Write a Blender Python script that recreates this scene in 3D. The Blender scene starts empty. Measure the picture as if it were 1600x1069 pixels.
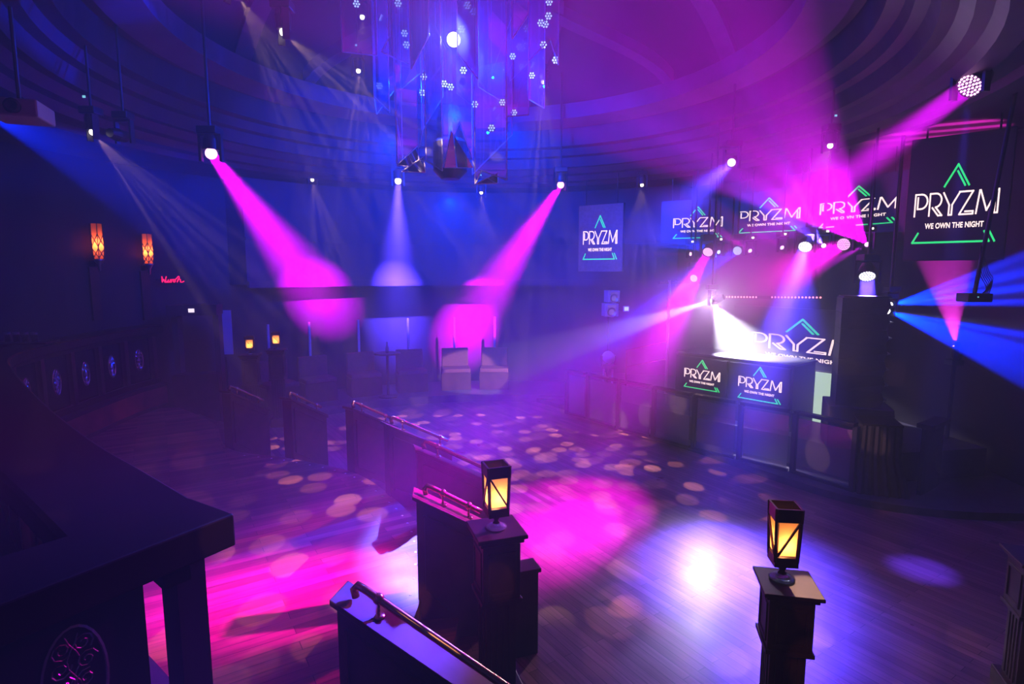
import bpy, bmesh, math, random
from mathutils import Vector, Matrix, Quaternion
random.seed(7)
PI = math.pi
scene = bpy.context.scene
COL = scene.collection

# ---------------------------------------------------------------- camera, haze, exposure
CAMZ, PITCH, F = 3.05, math.radians(7), 889.0
cam_d = bpy.data.cameras.new('camera'); cam_d.sensor_width = 36; cam_d.lens = F / 1600 * 36
cam_d.clip_start = 0.05; cam_d.clip_end = 200
cam = bpy.data.objects.new('camera', cam_d); COL.objects.link(cam)
cam.location = (0, 0, CAMZ); cam.rotation_euler = (PI / 2 - PITCH, 0, 0)
scene.camera = cam
scene.view_settings.view_transform = 'Standard'; scene.view_settings.look = 'None'
scene.view_settings.gamma = 1.0; scene.view_settings.use_curve_mapping = False
scene.view_settings.exposure = -0.25
cy = scene.cycles
cy.use_denoising = True; cy.use_adaptive_sampling = False; cy.use_light_tree = True
cy.max_bounces = 5; cy.diffuse_bounces = 1; cy.glossy_bounces = 3; cy.transmission_bounces = 4
cy.volume_bounces = 0; cy.transparent_max_bounces = 24
cy.sample_clamp_indirect = 4.0; cy.sample_clamp_direct = 0.0
cy.caustics_reflective = False; cy.caustics_refractive = False
world = bpy.data.worlds.new('world'); scene.world = world; world.use_nodes = True
wn = world.node_tree; wn.nodes.clear()
wo = wn.nodes.new('ShaderNodeOutputWorld'); wb = wn.nodes.new('ShaderNodeBackground')
wb.inputs['Color'].default_value = (0, 0, 0, 1)
wn.links.new(wb.outputs[0], wo.inputs['Surface'])
HAZE = 0.024                                             # theatrical haze filling the room
wv = wn.nodes.new('ShaderNodeVolumeScatter'); wv.inputs['Density'].default_value = HAZE
wv.inputs['Anisotropy'].default_value = 0.0
wn.links.new(wv.outputs[0], wo.inputs['Volume'])
# the haze is made thicker round the stage so the lamps there glow more
gp = wn.nodes.new('ShaderNodeNewGeometry'); vs_ = wn.nodes.new('ShaderNodeVectorMath'); vs_.operation = 'SUBTRACT'; vs_.inputs[1].default_value = (4.9, 9.4, 2.2)
wn.links.new(gp.outputs['Position'], vs_.inputs[0])
vl = wn.nodes.new('ShaderNodeVectorMath'); vl.operation = 'LENGTH'; wn.links.new(vs_.outputs[0], vl.inputs[0])
mr_ = wn.nodes.new('ShaderNodeMapRange'); mr_.interpolation_type = 'SMOOTHSTEP'
mr_.inputs['From Min'].default_value = 0.8; mr_.inputs['From Max'].default_value = 4.0
mr_.inputs['To Min'].default_value = 0.11; mr_.inputs['To Max'].default_value = HAZE
wn.links.new(vl.outputs['Value'], mr_.inputs['Value']); wn.links.new(mr_.outputs[0], wv.inputs['Density'])
world.cycles.volume_step_size = 1.5; cy.volume_step_rate = 1.0; cy.volume_max_steps = 14

MAG = (0.8, 0.0, 1.0); MAGF = (1.0, 0.0, 0.75); PINK = (1.0, 0.0, 0.35); MAGB = (0.9, 0.0, 0.7); BLUE = (0.0, 0.018, 1.0); PURP = (0.3, 0.0, 1.0)
LAV = (0.08, 0.04, 1.0); WARM = (1.0, 0.53, 0.36); WHITE = (1.0, 0.92, 1.0)

def G(x, y, z=None, Y=None):
    """survey point: where the sight line through photo point x, y meets height z (or depth Y)"""
    u = x - 800; v = 534.5 - y
    dy = F * math.cos(PITCH) + v * math.sin(PITCH); dz = v * math.cos(PITCH) - F * math.sin(PITCH)
    s = (z - CAMZ) / dz if z is not None else Y / dy
    return Vector((u * s, dy * s, CAMZ + dz * s))

# ---------------------------------------------------------------- materials
def mat(name, col, rough=0.5, metal=0.0, spec=0.5, emit=None, estr=0.0, noise=0.0, nscale=8.0, bump=0.0):
    m = bpy.data.materials.new(name); m.use_nodes = True
    nt = m.node_tree; b = nt.nodes['Principled BSDF']
    b.inputs['Base Color'].default_value = (*col, 1); b.inputs['Roughness'].default_value = rough
    b.inputs['Metallic'].default_value = metal; b.inputs['Specular IOR Level'].default_value = spec
    if emit:
        b.inputs['Emission Color'].default_value = (*emit, 1); b.inputs['Emission Strength'].default_value = estr
        if estr < 40: m.cycles.emission_sampling = 'NONE'
    if noise > 0 or bump > 0:
        tc = nt.nodes.new('ShaderNodeTexCoord'); n = nt.nodes.new('ShaderNodeTexNoise')
        n.inputs['Scale'].default_value = nscale; n.inputs['Detail'].default_value = 4
        nt.links.new(tc.outputs['Object'], n.inputs['Vector'])
        if noise > 0:
            r = nt.nodes.new('ShaderNodeValToRGB')
            r.color_ramp.elements[0].position = 0.3; r.color_ramp.elements[1].position = 0.7
            r.color_ramp.elements[0].color = (*[c * (1 - noise) for c in col], 1)
            r.color_ramp.elements[1].color = (*[min(1, c * (1 + noise)) for c in col], 1)
            nt.links.new(n.outputs['Fac'], r.inputs[0]); nt.links.new(r.outputs[0], b.inputs['Base Color'])
        if bump > 0:
            bp = nt.nodes.new('ShaderNodeBump'); bp.inputs['Strength'].default_value = bump
            nt.links.new(n.outputs['Fac'], bp.inputs['Height']); nt.links.new(bp.outputs[0], b.inputs['Normal'])
    return m

def wood_floor(name, ang, c1, c2, width=0.085, rough=0.3):
    m = bpy.data.materials.new(name); m.use_nodes = True; nt = m.node_tree; L = nt.links
    b = nt.nodes['Principled BSDF']
    tc = nt.nodes.new('ShaderNodeTexCoord'); mp = nt.nodes.new('ShaderNodeMapping')
    mp.inputs['Rotation'].default_value = (0, 0, -math.radians(ang))
    L.new(tc.outputs['Object'], mp.inputs['Vector'])
    br = nt.nodes.new('ShaderNodeTexBrick'); br.offset = 0.37; br.offset_frequency = 2
    br.inputs['Scale'].default_value = 1.0; br.inputs['Brick Width'].default_value = 1.1
    br.inputs['Row Height'].default_value = width; br.inputs['Mortar Size'].default_value = 0.0022
    br.inputs['Mortar Smooth'].default_value = 0.1; br.inputs['Bias'].default_value = 0.0
    br.inputs['Color1'].default_value = (*c1, 1); br.inputs['Color2'].default_value = (*c2, 1)
    br.inputs['Mortar'].default_value = (0.02, 0.008, 0.006, 1)
    L.new(mp.outputs[0], br.inputs['Vector'])
    mp2 = nt.nodes.new('ShaderNodeMapping'); mp2.inputs['Scale'].default_value = (1.5, 30, 1)
    L.new(mp.outputs[0], mp2.inputs['Vector'])
    gr = nt.nodes.new('ShaderNodeTexNoise'); gr.inputs['Scale'].default_value = 1.5; gr.inputs['Detail'].default_value = 6
    L.new(mp2.outputs[0], gr.inputs['Vector'])
    mx = nt.nodes.new('ShaderNodeMix'); mx.data_type = 'RGBA'; mx.blend_type = 'MULTIPLY'
    mx.inputs['Factor'].default_value = 0.6
    cr = nt.nodes.new('ShaderNodeValToRGB'); cr.color_ramp.elements[0].color = (0.35, 0.35, 0.35, 1)
    cr.color_ramp.elements[0].position = 0.3; cr.color_ramp.elements[1].position = 0.68
    L.new(gr.outputs['Fac'], cr.inputs[0])
    L.new(br.outputs['Color'], mx.inputs['A']); L.new(cr.outputs[0], mx.inputs['B'])
    L.new(mx.outputs['Result'], b.inputs['Base Color'])
    sc = nt.nodes.new('ShaderNodeTexNoise'); sc.inputs['Scale'].default_value = 3; sc.inputs['Detail'].default_value = 8
    L.new(tc.outputs['Object'], sc.inputs['Vector'])
    rr = nt.nodes.new('ShaderNodeMapRange'); rr.inputs['To Min'].default_value = rough - 0.08
    rr.inputs['To Max'].default_value = rough + 0.2
    L.new(sc.outputs['Fac'], rr.inputs['Value']); L.new(rr.outputs[0], b.inputs['Roughness'])
    bp = nt.nodes.new('ShaderNodeBump'); bp.inputs['Strength'].default_value = 0.35; bp.inputs['Distance'].default_value = 0.004
    iv = nt.nodes.new('ShaderNodeMath'); iv.operation = 'SUBTRACT'; iv.inputs[0].default_value = 1.0
    L.new(br.outputs['Fac'], iv.inputs[1]); L.new(iv.outputs[0], bp.inputs['Height'])
    L.new(bp.outputs[0], b.inputs['Normal'])
    b.inputs['Specular IOR Level'].default_value = 0.45
    return m

def clear(name, tint=(1, 1, 1), gloss=0.12, gcol=(1, 1, 1), rough=0.02, diff=0.0, dcol=(1, 1, 1)):
    m = bpy.data.materials.new(name); m.use_nodes = True; nt = m.node_tree; L = nt.links
    nt.nodes.clear(); o = nt.nodes.new('ShaderNodeOutputMaterial')
    t = nt.nodes.new('ShaderNodeBsdfTransparent'); t.inputs[0].default_value = (*tint, 1)
    g = nt.nodes.new('ShaderNodeBsdfGlossy'); g.inputs[0].default_value = (*gcol, 1); g.inputs['Roughness'].default_value = rough
    fr = nt.nodes.new('ShaderNodeLayerWeight'); fr.inputs[0].default_value = 0.35
    mr = nt.nodes.new('ShaderNodeMapRange'); mr.inputs['To Min'].default_value = gloss; mr.inputs['To Max'].default_value = 0.9
    L.new(fr.outputs['Fresnel'], mr.inputs['Value'])
    mx = nt.nodes.new('ShaderNodeMixShader'); L.new(mr.outputs[0], mx.inputs[0])
    L.new(t.outputs[0], mx.inputs[1]); L.new(g.outputs[0], mx.inputs[2]); last = mx
    if diff > 0:
        d = nt.nodes.new('ShaderNodeBsdfDiffuse'); d.inputs[0].default_value = (*dcol, 1)
        tl = nt.nodes.new('ShaderNodeBsdfTranslucent'); tl.inputs[0].default_value = (*dcol, 1)
        md = nt.nodes.new('ShaderNodeMixShader'); md.inputs[0].default_value = 0.5
        L.new(d.outputs[0], md.inputs[1]); L.new(tl.outputs[0], md.inputs[2])
        m2 = nt.nodes.new('ShaderNodeMixShader'); m2.inputs[0].default_value = diff
        L.new(mx.outputs[0], m2.inputs[1]); L.new(md.outputs[0], m2.inputs[2]); last = m2
    L.new(last.outputs[0], o.inputs['Surface'])
    return m

def shade_glass(name, col):
    m = bpy.data.materials.new(name); m.use_nodes = True; nt = m.node_tree; nt.nodes.clear()
    o = nt.nodes.new('ShaderNodeOutputMaterial'); t = nt.nodes.new('ShaderNodeBsdfTranslucent'); t.inputs[0].default_value = (*col, 1)
    nt.links.new(t.outputs[0], o.inputs['Surface']); return m

M = dict(
    dance=wood_floor('dance floor boards', -57, (0.36, 0.17, 0.17), (0.20, 0.09, 0.09), 0.085, 0.27),
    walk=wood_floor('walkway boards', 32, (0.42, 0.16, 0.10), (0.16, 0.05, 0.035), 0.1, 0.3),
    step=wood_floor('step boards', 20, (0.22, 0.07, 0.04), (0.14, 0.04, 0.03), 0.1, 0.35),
    platform=mat('platform carpet', (0.012, 0.004, 0.006), 0.9, noise=0.5, nscale=30),
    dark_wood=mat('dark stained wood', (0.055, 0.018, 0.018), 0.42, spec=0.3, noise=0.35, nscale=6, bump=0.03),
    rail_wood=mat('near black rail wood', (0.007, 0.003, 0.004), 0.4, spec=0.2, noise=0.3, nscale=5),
    red_wood=mat('red brown fascia wood', (0.22, 0.03, 0.03), 0.45, noise=0.4, nscale=3),
    brass=mat('brass', (0.75, 0.45, 0.25), 0.25, 1.0),
    black=mat('black painted metal', (0.012, 0.012, 0.014), 0.45),
    steel=mat('brushed steel', (0.5, 0.5, 0.55), 0.3, 1.0),
    cloth=mat('black drape', (0.02, 0.018, 0.022), 0.9, noise=0.4, nscale=12, bump=0.3),
    cabinet=mat('speaker cabinet', (0.03, 0.028, 0.032), 0.6, bump=0.05, nscale=60),
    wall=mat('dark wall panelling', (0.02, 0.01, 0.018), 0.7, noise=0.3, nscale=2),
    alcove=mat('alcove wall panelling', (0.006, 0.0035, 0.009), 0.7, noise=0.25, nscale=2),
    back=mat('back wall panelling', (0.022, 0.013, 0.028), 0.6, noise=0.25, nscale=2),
    dome=mat('dome plaster', (0.012, 0.01, 0.025), 0.8, noise=0.2, nscale=1.5),
    rib=mat('dome rib', (0.12, 0.055, 0.09), 0.7, noise=0.15, nscale=3),
    cornice=mat('cornice', (0.035, 0.014, 0.024), 0.6, noise=0.3, nscale=3),
    soffit=mat('soffit', (0.015, 0.008, 0.014), 0.7, noise=0.3, nscale=2),
    seat=mat('red seat fabric', (0.12, 0.025, 0.04), 0.8, noise=0.2, nscale=20),
    stage=mat('stage deck', (0.06, 0.055, 0.07), 0.35, noise=0.3, nscale=6),
    screen=mat('led screen face', (0.02, 0.015, 0.025), 0.35, emit=(0.25, 0.12, 0.5), estr=0.02),
    screen_grey=mat('led screen grey texture', (0.05, 0.045, 0.07), 0.4, emit=(0.35, 0.22, 0.75), estr=0.10, noise=0.5, nscale=14),
    white_ink=mat('lit white lettering', (0.2, 0.2, 0.2), 0.5, emit=(1.0, 0.72, 0.66), estr=2.0),
    green_ink=mat('lit green line', (0.05, 0.2, 0.1), 0.5, emit=(0.03, 1.0, 0.22), estr=1.2),
    neon=mat('red neon tube', (0.3, 0.0, 0.02), 0.4, emit=(1.0, 0.01, 0.08), estr=3.0),
    barrier=clear('smoked acrylic sheet', (0.62, 0.6, 0.66), 0.05, rough=0.12, diff=0.18, dcol=(0.6, 0.6, 0.7)),
    acrylic=clear('clear acrylic sheet', (0.88, 0.92, 1.0), 0.12, rough=0.02, diff=0.035, dcol=(0.7, 0.8, 1.0)),
    acrylic_edge=clear('polished acrylic edge', (0.3, 0.35, 0.5), 0.5, rough=0.25, diff=0.7, dcol=(0.75, 0.85, 1.0)),
    mirror=mat('mirrored acrylic', (0.7, 0.75, 0.85), 0.05, 1.0),
    lantern_frame=mat('lantern bronze frame', (0.09, 0.035, 0.02), 0.35, 0.6),
    lantern_glass=shade_glass('amber lantern glass', (1.0, 0.52, 0.20)),
    sconce_glass=shade_glass('red amber sconce glass', (1.0, 0.20, 0.08)),
    dish=clear('glass dish', (0.7, 0.8, 0.75), 0.2, rough=0.05, diff=0.1, dcol=(0.8, 0.9, 0.8)),
    panel_black=mat('gloss black panel', (0.004, 0.003, 0.008), 0.2, spec=0.3),
    scroll=mat('wrought silver scrollwork', (0.55, 0.35, 0.4), 0.22, 1.0),
    glow_white=mat('lit lens white', (0.1, 0.1, 0.1), emit=(1.0, 0.93, 1.0), estr=4.0),
    glow_pink=mat('lit lens pink', (0.1, 0.1, 0.1), emit=(1.0, 0.45, 0.9), estr=3.5),
    glow_blue=mat('lit lens blue', (0.1, 0.1, 0.1), emit=(0.35, 0.5, 1.0), estr=3.5),
    glow_warm=mat('lit lens warm', (0.1, 0.1, 0.1), emit=(1.0, 0.85, 0.75), estr=6.0),
    glow_red=mat('lit red led', (0.1, 0.1, 0.1), emit=(1.0, 0.25, 0.30), estr=4.0),
    glow_cyan=mat('small cyan indicator', (0.1, 0.1, 0.1), emit=(0.3, 0.85, 1.0), estr=0.9),
    sign_glow=mat('small lit sign face', (0.1, 0.1, 0.1), emit=(1.0, 0.85, 1.0), estr=1.5),
    green_glow=mat('pale green screen', (0.1, 0.1, 0.1), emit=(0.75, 1.0, 0.7), estr=0.9),
    stud=mat('metal stud', (0.9, 0.8, 0.8), 0.3, 0.6),
)

# ---------------------------------------------------------------- mesh helpers
class MB:
    def __init__(s): s.v = []; s.f = []
    def add(s, vs, fs):
        k = len(s.v); s.v += [tuple(p) for p in vs]; s.f += [tuple(i + k for i in f) for f in fs]; return s
    def box(s, c, d, rz=0.0, mtx=None, taper=1.0):
        vs = []
        for z in (-.5, .5):
            t = taper if z > 0 else 1.0
            for x, y in ((-.5, -.5), (.5, -.5), (.5, .5), (-.5, .5)):
                vs.append(Vector((x * d[0] * t, y * d[1] * t, z * d[2])))
        R = mtx if mtx else Matrix.Rotation(rz, 3, 'Z')
        vs = [R @ p + Vector(c) for p in vs]
        return s.add(vs, [(3, 2, 1, 0), (4, 5, 6, 7), (0, 1, 5, 4), (1, 2, 6, 5), (2, 3, 7, 6), (3, 0, 4, 7)])
    def bar(s, a, b, w, h=None):
        """rectangular bar between two points"""
        a = Vector(a); b = Vector(b); h = h or w; d = b - a; q = d.to_track_quat('X', 'Z').to_matrix()
        return s.box((a + b) / 2, (d.length, w, h), mtx=q)
    def prism(s, pts, off):
        """polygon pts (3D) extruded by vector off"""
        n = len(pts); o = Vector(off); P = [Vector(p) for p in pts]
        vs = P + [p + o for p in P]
        return s.add(vs, [tuple(range(n))[::-1], tuple(range(n, 2 * n))] + [(i, (i + 1) % n, n + (i + 1) % n, n + i) for i in range(n)])
    def tube(s, pts, r, n=8, cap=True):
        P = [Vector(p) for p in pts]; vs = []; fs = []
        rr = r if isinstance(r, (list, tuple)) else [r] * len(P)
        ref = None
        for i, p in enumerate(P):
            t = (P[min(i + 1, len(P) - 1)] - P[max(i - 1, 0)]).normalized()
            if ref is None:
                ref = Vector((0, 0, 1)) if abs(t.z) < 0.9 else Vector((1, 0, 0))
            u = (ref - t * ref.dot(t)).normalized(); w = t.cross(u); ref = u
            for k in range(n):
                a = 2 * PI * k / n; vs.append(p + (u * math.cos(a) + w * math.sin(a)) * rr[i])
        for i in range(len(P) - 1):
            for k in range(n):
                a = i * n + k; b = i * n + (k + 1) % n; fs.append((a, b, b + n, a + n))
        if cap: fs += [tuple(range(n))[::-1], tuple(range((len(P) - 1) * n, len(P) * n))]
        return s.add(vs, fs)
    def lathe(s, prof, n=24, c=(0, 0, 0), a0=0.0, a1=2 * PI, mtx=None):
        full = abs(a1 - a0 - 2 * PI) < 1e-6; m = n if full else n + 1
        vs = []; fs = []
        for i in range(m):
            a = a0 + (a1 - a0) * i / n
            for r, z in prof:
                p = Vector((r * math.cos(a), r * math.sin(a), z))
                vs.append((mtx @ p if mtx else p) + Vector(c))
        k = len(prof)
        for i in range(n):
            j = (i + 1) % m
            for q in range(k - 1): fs.append((i * k + q, j * k + q, j * k + q + 1, i * k + q + 1))
        return s.add(vs, fs)
    def sphere(s, c, r, n=10):
        prof = [(max(1e-4, r * math.sin(PI * i / n)), -r * math.cos(PI * i / n)) for i in range(n + 1)]
        return s.lathe(prof, n + 2, c)
    def sweep(s, path, prof, closed=False):
        """profile (offset to the left of the path, z) swept along a plan path of (x, y[, z])"""
        n = len(path); k = len(prof); vs = []; fs = []
        P = [Vector((p[0], p[1], p[2] if len(p) > 2 else 0)) for p in path]
        for i, p in enumerate(P):
            a = P[i - 1] if (i > 0 or closed) else p; b = P[(i + 1) % n] if (i < n - 1 or closed) else p
            t = (b - a); t.z = 0; t.normalize(); nl = Vector((-t.y, t.x, 0))
            for o, z in prof: vs.append(p + nl * o + Vector((0, 0, z)))
        for i in range(n if closed else n - 1):
            j = (i + 1) % n
            for q in range(k): fs.append((i * k + q, j * k + q, j * k + (q + 1) % k, i * k + (q + 1) % k))
        if not closed: fs += [tuple(range(k)), tuple(range((n - 1) * k, n * k))[::-1]]
        return s.add(vs, fs)
    def build(s, name, m, parent=None, loc=None, rot=None, smooth=False, bevel=0.0):
        me = bpy.data.meshes.new(name); me.from_pydata(s.v, [], s.f)
        bm = bmesh.new(); bm.from_mesh(me); bmesh.ops.recalc_face_normals(bm, faces=bm.faces); bm.to_mesh(me); bm.free()
        me.materials.append(m)
        if smooth:
            for p in me.polygons: p.use_smooth = True
        o = bpy.data.objects.new(name, me); COL.objects.link(o)
        if parent: o.parent = parent
        if loc is not None: o.location = loc
        if rot is not None:
            if isinstance(rot, Quaternion): o.rotation_mode = 'QUATERNION'; o.rotation_quaternion = rot
            else: o.rotation_euler = rot
        if bevel:
            b = o.modifiers.new('bevel', 'BEVEL'); b.width = bevel; b.segments = 2; b.limit_method = 'ANGLE'
        return o

def thing(name, label, cat, loc=(0, 0, 0), rz=0.0, group=None):
    o = bpy.data.objects.new(name, None); COL.objects.link(o); o.empty_display_size = 0.1
    o.location = loc; o.rotation_euler = (0, 0, rz); o['label'] = label; o['category'] = cat
    if group: o['group'] = group
    return o
def tag(o, label, cat, group=None):
    o['label'] = label; o['category'] = cat
    if group: o['group'] = group
    return o
def struct(o, label=None):
    o['kind'] = 'structure'
    if label: o['label'] = label
    return o
def duptree(root, loc, label, rz=None):
    def cp(o, par):
        c = o.copy(); COL.objects.link(c)
        if par: c.parent = par
        for ch in o.children: cp(ch, c)
        return c
    r = cp(root, None); r.location = loc; r['label'] = label
    if rz is not None: r.rotation_euler = (0, 0, rz)
    return r
def smooth_path(pts, n=6):
    out = []; P = [Vector(p) for p in pts]
    for i in range(len(P) - 1):
        p0 = P[max(i - 1, 0)]; p1 = P[i]; p2 = P[i + 1]; p3 = P[min(i + 2, len(P) - 1)]
        for k in range(n):
            t = k / n
            out.append(0.5 * ((2 * p1) + (p2 - p0) * t + (2 * p0 - 5 * p1 + 4 * p2 - p3) * t * t + (3 * p1 - p0 - 3 * p2 + p3) * t ** 3))
    out.append(P[-1]); return out

# ---------------------------------------------------------------- light helpers
def aimq(d): return Vector(d).normalized().to_track_quat('-Z', 'Y')
def gobo_nodes(ld, col, scale, thr, kind, seed):
    ld.use_nodes = True; nt = ld.node_tree; L = nt.links; nt.nodes.clear()
    o = nt.nodes.new('ShaderNodeOutputLight'); e = nt.nodes.new('ShaderNodeEmission'); L.new(e.outputs[0], o.inputs[0])
    e.inputs['Color'].default_value = (1, 1, 1, 1)
    tc = nt.nodes.new('ShaderNodeTexCoord'); sp = nt.nodes.new('ShaderNodeSeparateXYZ'); L.new(tc.outputs['Normal'], sp.inputs[0])
    def div(a):
        m = nt.nodes.new('ShaderNodeMath'); m.operation = 'DIVIDE'; L.new(sp.outputs[a], m.inputs[0]); L.new(sp.outputs['Z'], m.inputs[1]); return m
    dx, dy = div('X'), div('Y'); cb = nt.nodes.new('ShaderNodeCombineXYZ')
    L.new(dx.outputs[0], cb.inputs[0]); L.new(dy.outputs[0], cb.inputs[1]); cb.inputs[2].default_value = seed
    if kind == 'dots':
        v = nt.nodes.new('ShaderNodeTexVoronoi'); v.inputs['Scale'].default_value = scale; v.inputs['Randomness'].default_value = 0.85
        L.new(cb.outputs[0], v.inputs['Vector'])
        v.voronoi_dimensions = '2D'
        ad = nt.nodes.new('ShaderNodeVectorMath'); ad.operation = 'ADD'; ad.inputs[1].default_value = (seed * 3.1, seed * 1.7, 0)
        L.new(cb.outputs[0], ad.inputs[0]); L.new(ad.outputs[0], v.inputs['Vector'])
        mr = nt.nodes.new('ShaderNodeMapRange'); mr.inputs['From Min'].default_value = thr; mr.inputs['From Max'].default_value = thr * 0.86
        L.new(v.outputs['Distance'], mr.inputs['Value'])
        sc = nt.nodes.new('ShaderNodeSeparateColor'); L.new(v.outputs['Color'], sc.inputs[0])
        g2 = nt.nodes.new('ShaderNodeMapRange'); g2.inputs['From Min'].default_value = 0.35; g2.inputs['From Max'].default_value = 0.9
        g2.inputs['To Min'].default_value = 0.0; g2.inputs['To Max'].default_value = 1.6
        L.new(sc.outputs[0], g2.inputs['Value'])
        ml = nt.nodes.new('ShaderNodeMath'); ml.operation = 'MULTIPLY'; L.new(mr.outputs[0], ml.inputs[0]); L.new(g2.outputs[0], ml.inputs[1])
        L.new(ml.outputs[0], e.inputs['Strength'])
    else:                                   # fan of slots: bright lines across the beam
        w = nt.nodes.new('ShaderNodeTexWave'); w.wave_type = 'BANDS'; w.bands_direction = 'X'
        w.inputs['Scale'].default_value = scale; w.inputs['Distortion'].default_value = 0.6
        L.new(cb.outputs[0], w.inputs['Vector'])
        mr = nt.nodes.new('ShaderNodeMapRange'); mr.inputs['From Min'].default_value = thr; mr.inputs['From Max'].default_value = min(1, thr + .35)
        mr.inputs['To Min'].default_value = 0.25; mr.inputs['To Max'].default_value = 2.0
        L.new(w.outputs['Fac'], mr.inputs['Value']); L.new(mr.outputs[0], e.inputs['Strength'])

def spot(name, p, d, col, power, ang, blend=0.4, r=0.015, parent=None, gobo=None, roll=0.0):
    ld = bpy.data.lights.new(name, 'SPOT'); ld.color = col; ld.energy = power; ld.spot_size = math.radians(ang)
    ld.spot_blend = blend; ld.shadow_soft_size = r
    if gobo: gobo_nodes(ld, col, *gobo)
    o = bpy.data.objects.new(name, ld); COL.objects.link(o); o.rotation_mode = 'QUATERNION'
    q = aimq(d) @ Quaternion((0, 0, 1), roll)
    o.rotation_quaternion = q; o.location = p
    if parent: o.parent = parent; o.location = Vector(p) - parent.location
    return o
def disk(name, p, d, col, power, size, spread, parent=None):
    ld = bpy.data.lights.new(name, 'AREA'); ld.shape = 'DISK'; ld.size = size; ld.color = col; ld.energy = power
    ld.spread = math.radians(spread)
    o = bpy.data.objects.new(name, ld); COL.objects.link(o); o.rotation_mode = 'QUATERNION'
    o.rotation_quaternion = aimq(d); o.location = p
    if parent: o.parent = parent; o.location = Vector(p) - parent.location
    return o

# ================================================================ THE ROOM
CX, CY = -0.4, 7.7
def wall_pt(deg, z=0.0):
    """plan of the outer wall; deg measured from +Y, clockwise"""
    a = math.radians(deg); d = abs((deg + 180) % 360 - 180)
    r = 7.6 + 1.9 * max(0, (d - 90) / 90) ** 1.0
    return Vector((CX + r * math.sin(a), CY + r * math.cos(a), z))
def wall_seg(name, d0, d1, z0, z1, m, inset=0.0, step=3):
    mb = MB(); path = []
    k = int(abs(d1 - d0) / step)
    for i in range(k + 1):
        dg = d0 + (d1 - d0) * i / k; p = wall_pt(dg); c = Vector((CX, CY, 0))
        p = p + (c - p).normalized() * inset; path.append((p.x, p.y))
    mb.sweep(path, [(0, z0), (0.25, z0), (0.25, z1), (0, z1)])
    return struct(mb.build(name, m))
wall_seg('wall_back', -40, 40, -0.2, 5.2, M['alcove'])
wall_seg('wall_left', -135, -40, -0.2, 5.2, M['wall'])
wall_seg('wall_right', 40, 135, -0.2, 5.2, M['wall'])
wall_seg('wall_front', 135, 225, -0.2, 5.2, M['wall'])
# upper bulkhead that projects over the booths at the back
mb = MB(); path = []
for i in range(41):
    a = math.radians(-50 + 88 * i / 40); r = 6.75; path.append((CX + r * math.sin(a), CY + r * math.cos(a)))
mb.sweep(path, [(0, 2.78), (0.9, 2.78), (0.9, 5.0), (0, 5.0)])
mb.sweep(path, [(-0.09, 2.72), (0.02, 2.72), (0.02, 2.86), (-0.09, 2.86)])
mb.sweep(path, [(-0.04, 3.72), (0.02, 3.72), (0.02, 3.78), (-0.04, 3.78)])
struct(mb.build('wall_upper_back', M['back']))
# dance floor slab
mb = MB(); ring = [wall_pt(d, 0.0) for d in range(0, 360, 4)]
mb.prism(ring, (0, 0, -0.2)); struct(mb.build('floor', M['dance']))
# edge of the raised walkway, clockwise with the walkway to its left-behind
EDGE = smooth_path([(-1.0, 0.9, 0), (-.85, 2.85, 0), (-.72, 4.25, 0), (-.91, 5.39, 0), (-1.41, 6.3, 0), (-2.07, 7.07, 0),
                    (-3.08, 7.6, 0), (-4.13, 8.04, 0), (-5.04, 9.4, 0), (-6.35, 10.6, 0)], 5)
def normals(path):
    out = []
    for i, p in enumerate(path):
        t = path[min(i + 1, len(path) - 1)] - path[max(i - 1, 0)]; t.z = 0; t.normalize(); out.append(Vector((t.y, -t.x, 0)))
    return out
EN = normals(EDGE)
outer = [Vector((-7.35, 10.2, 0)), Vector((-7.9, 7.7, 0)), Vector((-8.0, 5.0, 0)), Vector((-6.9, 2.0, 0)), Vector((-4.2, -.3, 0)), Vector((-1.5, .2, 0))]
def slab(name, off, z, m, th):
    b = MB(); poly = [p + n * off for p, n in zip(EDGE, EN)] + outer
    poly = [Vector((p.x, p.y, z)) for p in poly]; b.prism(poly, (0, 0, -th)); return struct(b.build(name, m))
slab('floor_walkway', 0.0, 0.5, M['walk'], 0.165)
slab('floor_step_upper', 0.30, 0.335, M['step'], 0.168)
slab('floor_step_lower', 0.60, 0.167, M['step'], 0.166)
# raised seating platform behind the curved balustrade
RAIL = smooth_path([(-1.22, 2.22, 0), (-1.86, 2.74, 0), (-2.55, 3.3, 0), (-3.66, 4.3, 0), (-5.1, 5.7, 0), (-6.0, 6.7, 0), (-6.42, 7.7, 0), (-6.62, 8.9, 0),
                    (-6.72, 10.0, 0), (-6.66, 10.75, 0)], 8)
RN = normals(RAIL)
plat = [p + n * 0.04 for p, n in zip(RAIL, RN)] + [Vector((-7.4, 10.7, 0)), Vector((-7.9, 8.0, 0)), Vector((-8.2, 5.0, 0)), Vector((-6.9, 1.8, 0)), Vector((-4.2, -.6, 0)), Vector((0.5, -.9, 0)), Vector((1.2, 0.6, 0)), Vector((-0.3, 1.4, 0))]
b = MB().prism([Vector((p.x, p.y, 0.95)) for p in plat], (0, 0, -0.06)); struct(b.build('floor_platform', M['platform']))
b = MB().sweep([tuple(p + n * 0.03) for p, n in zip(RAIL, RN)], [(0, 0.5), (0.05, 0.5), (0.05, 0.9), (0, 0.9)])
struct(b.build('trim_1', M['red_wood']))
b = MB().sweep([tuple(p + n * 0.03) for p, n in zip(RAIL, RN)], [(-0.02, 0.5), (0.0, 0.5), (0.0, 0.56), (-0.02, 0.56)])
struct(b.build('baseboard_left', M['dark_wood']))
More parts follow.
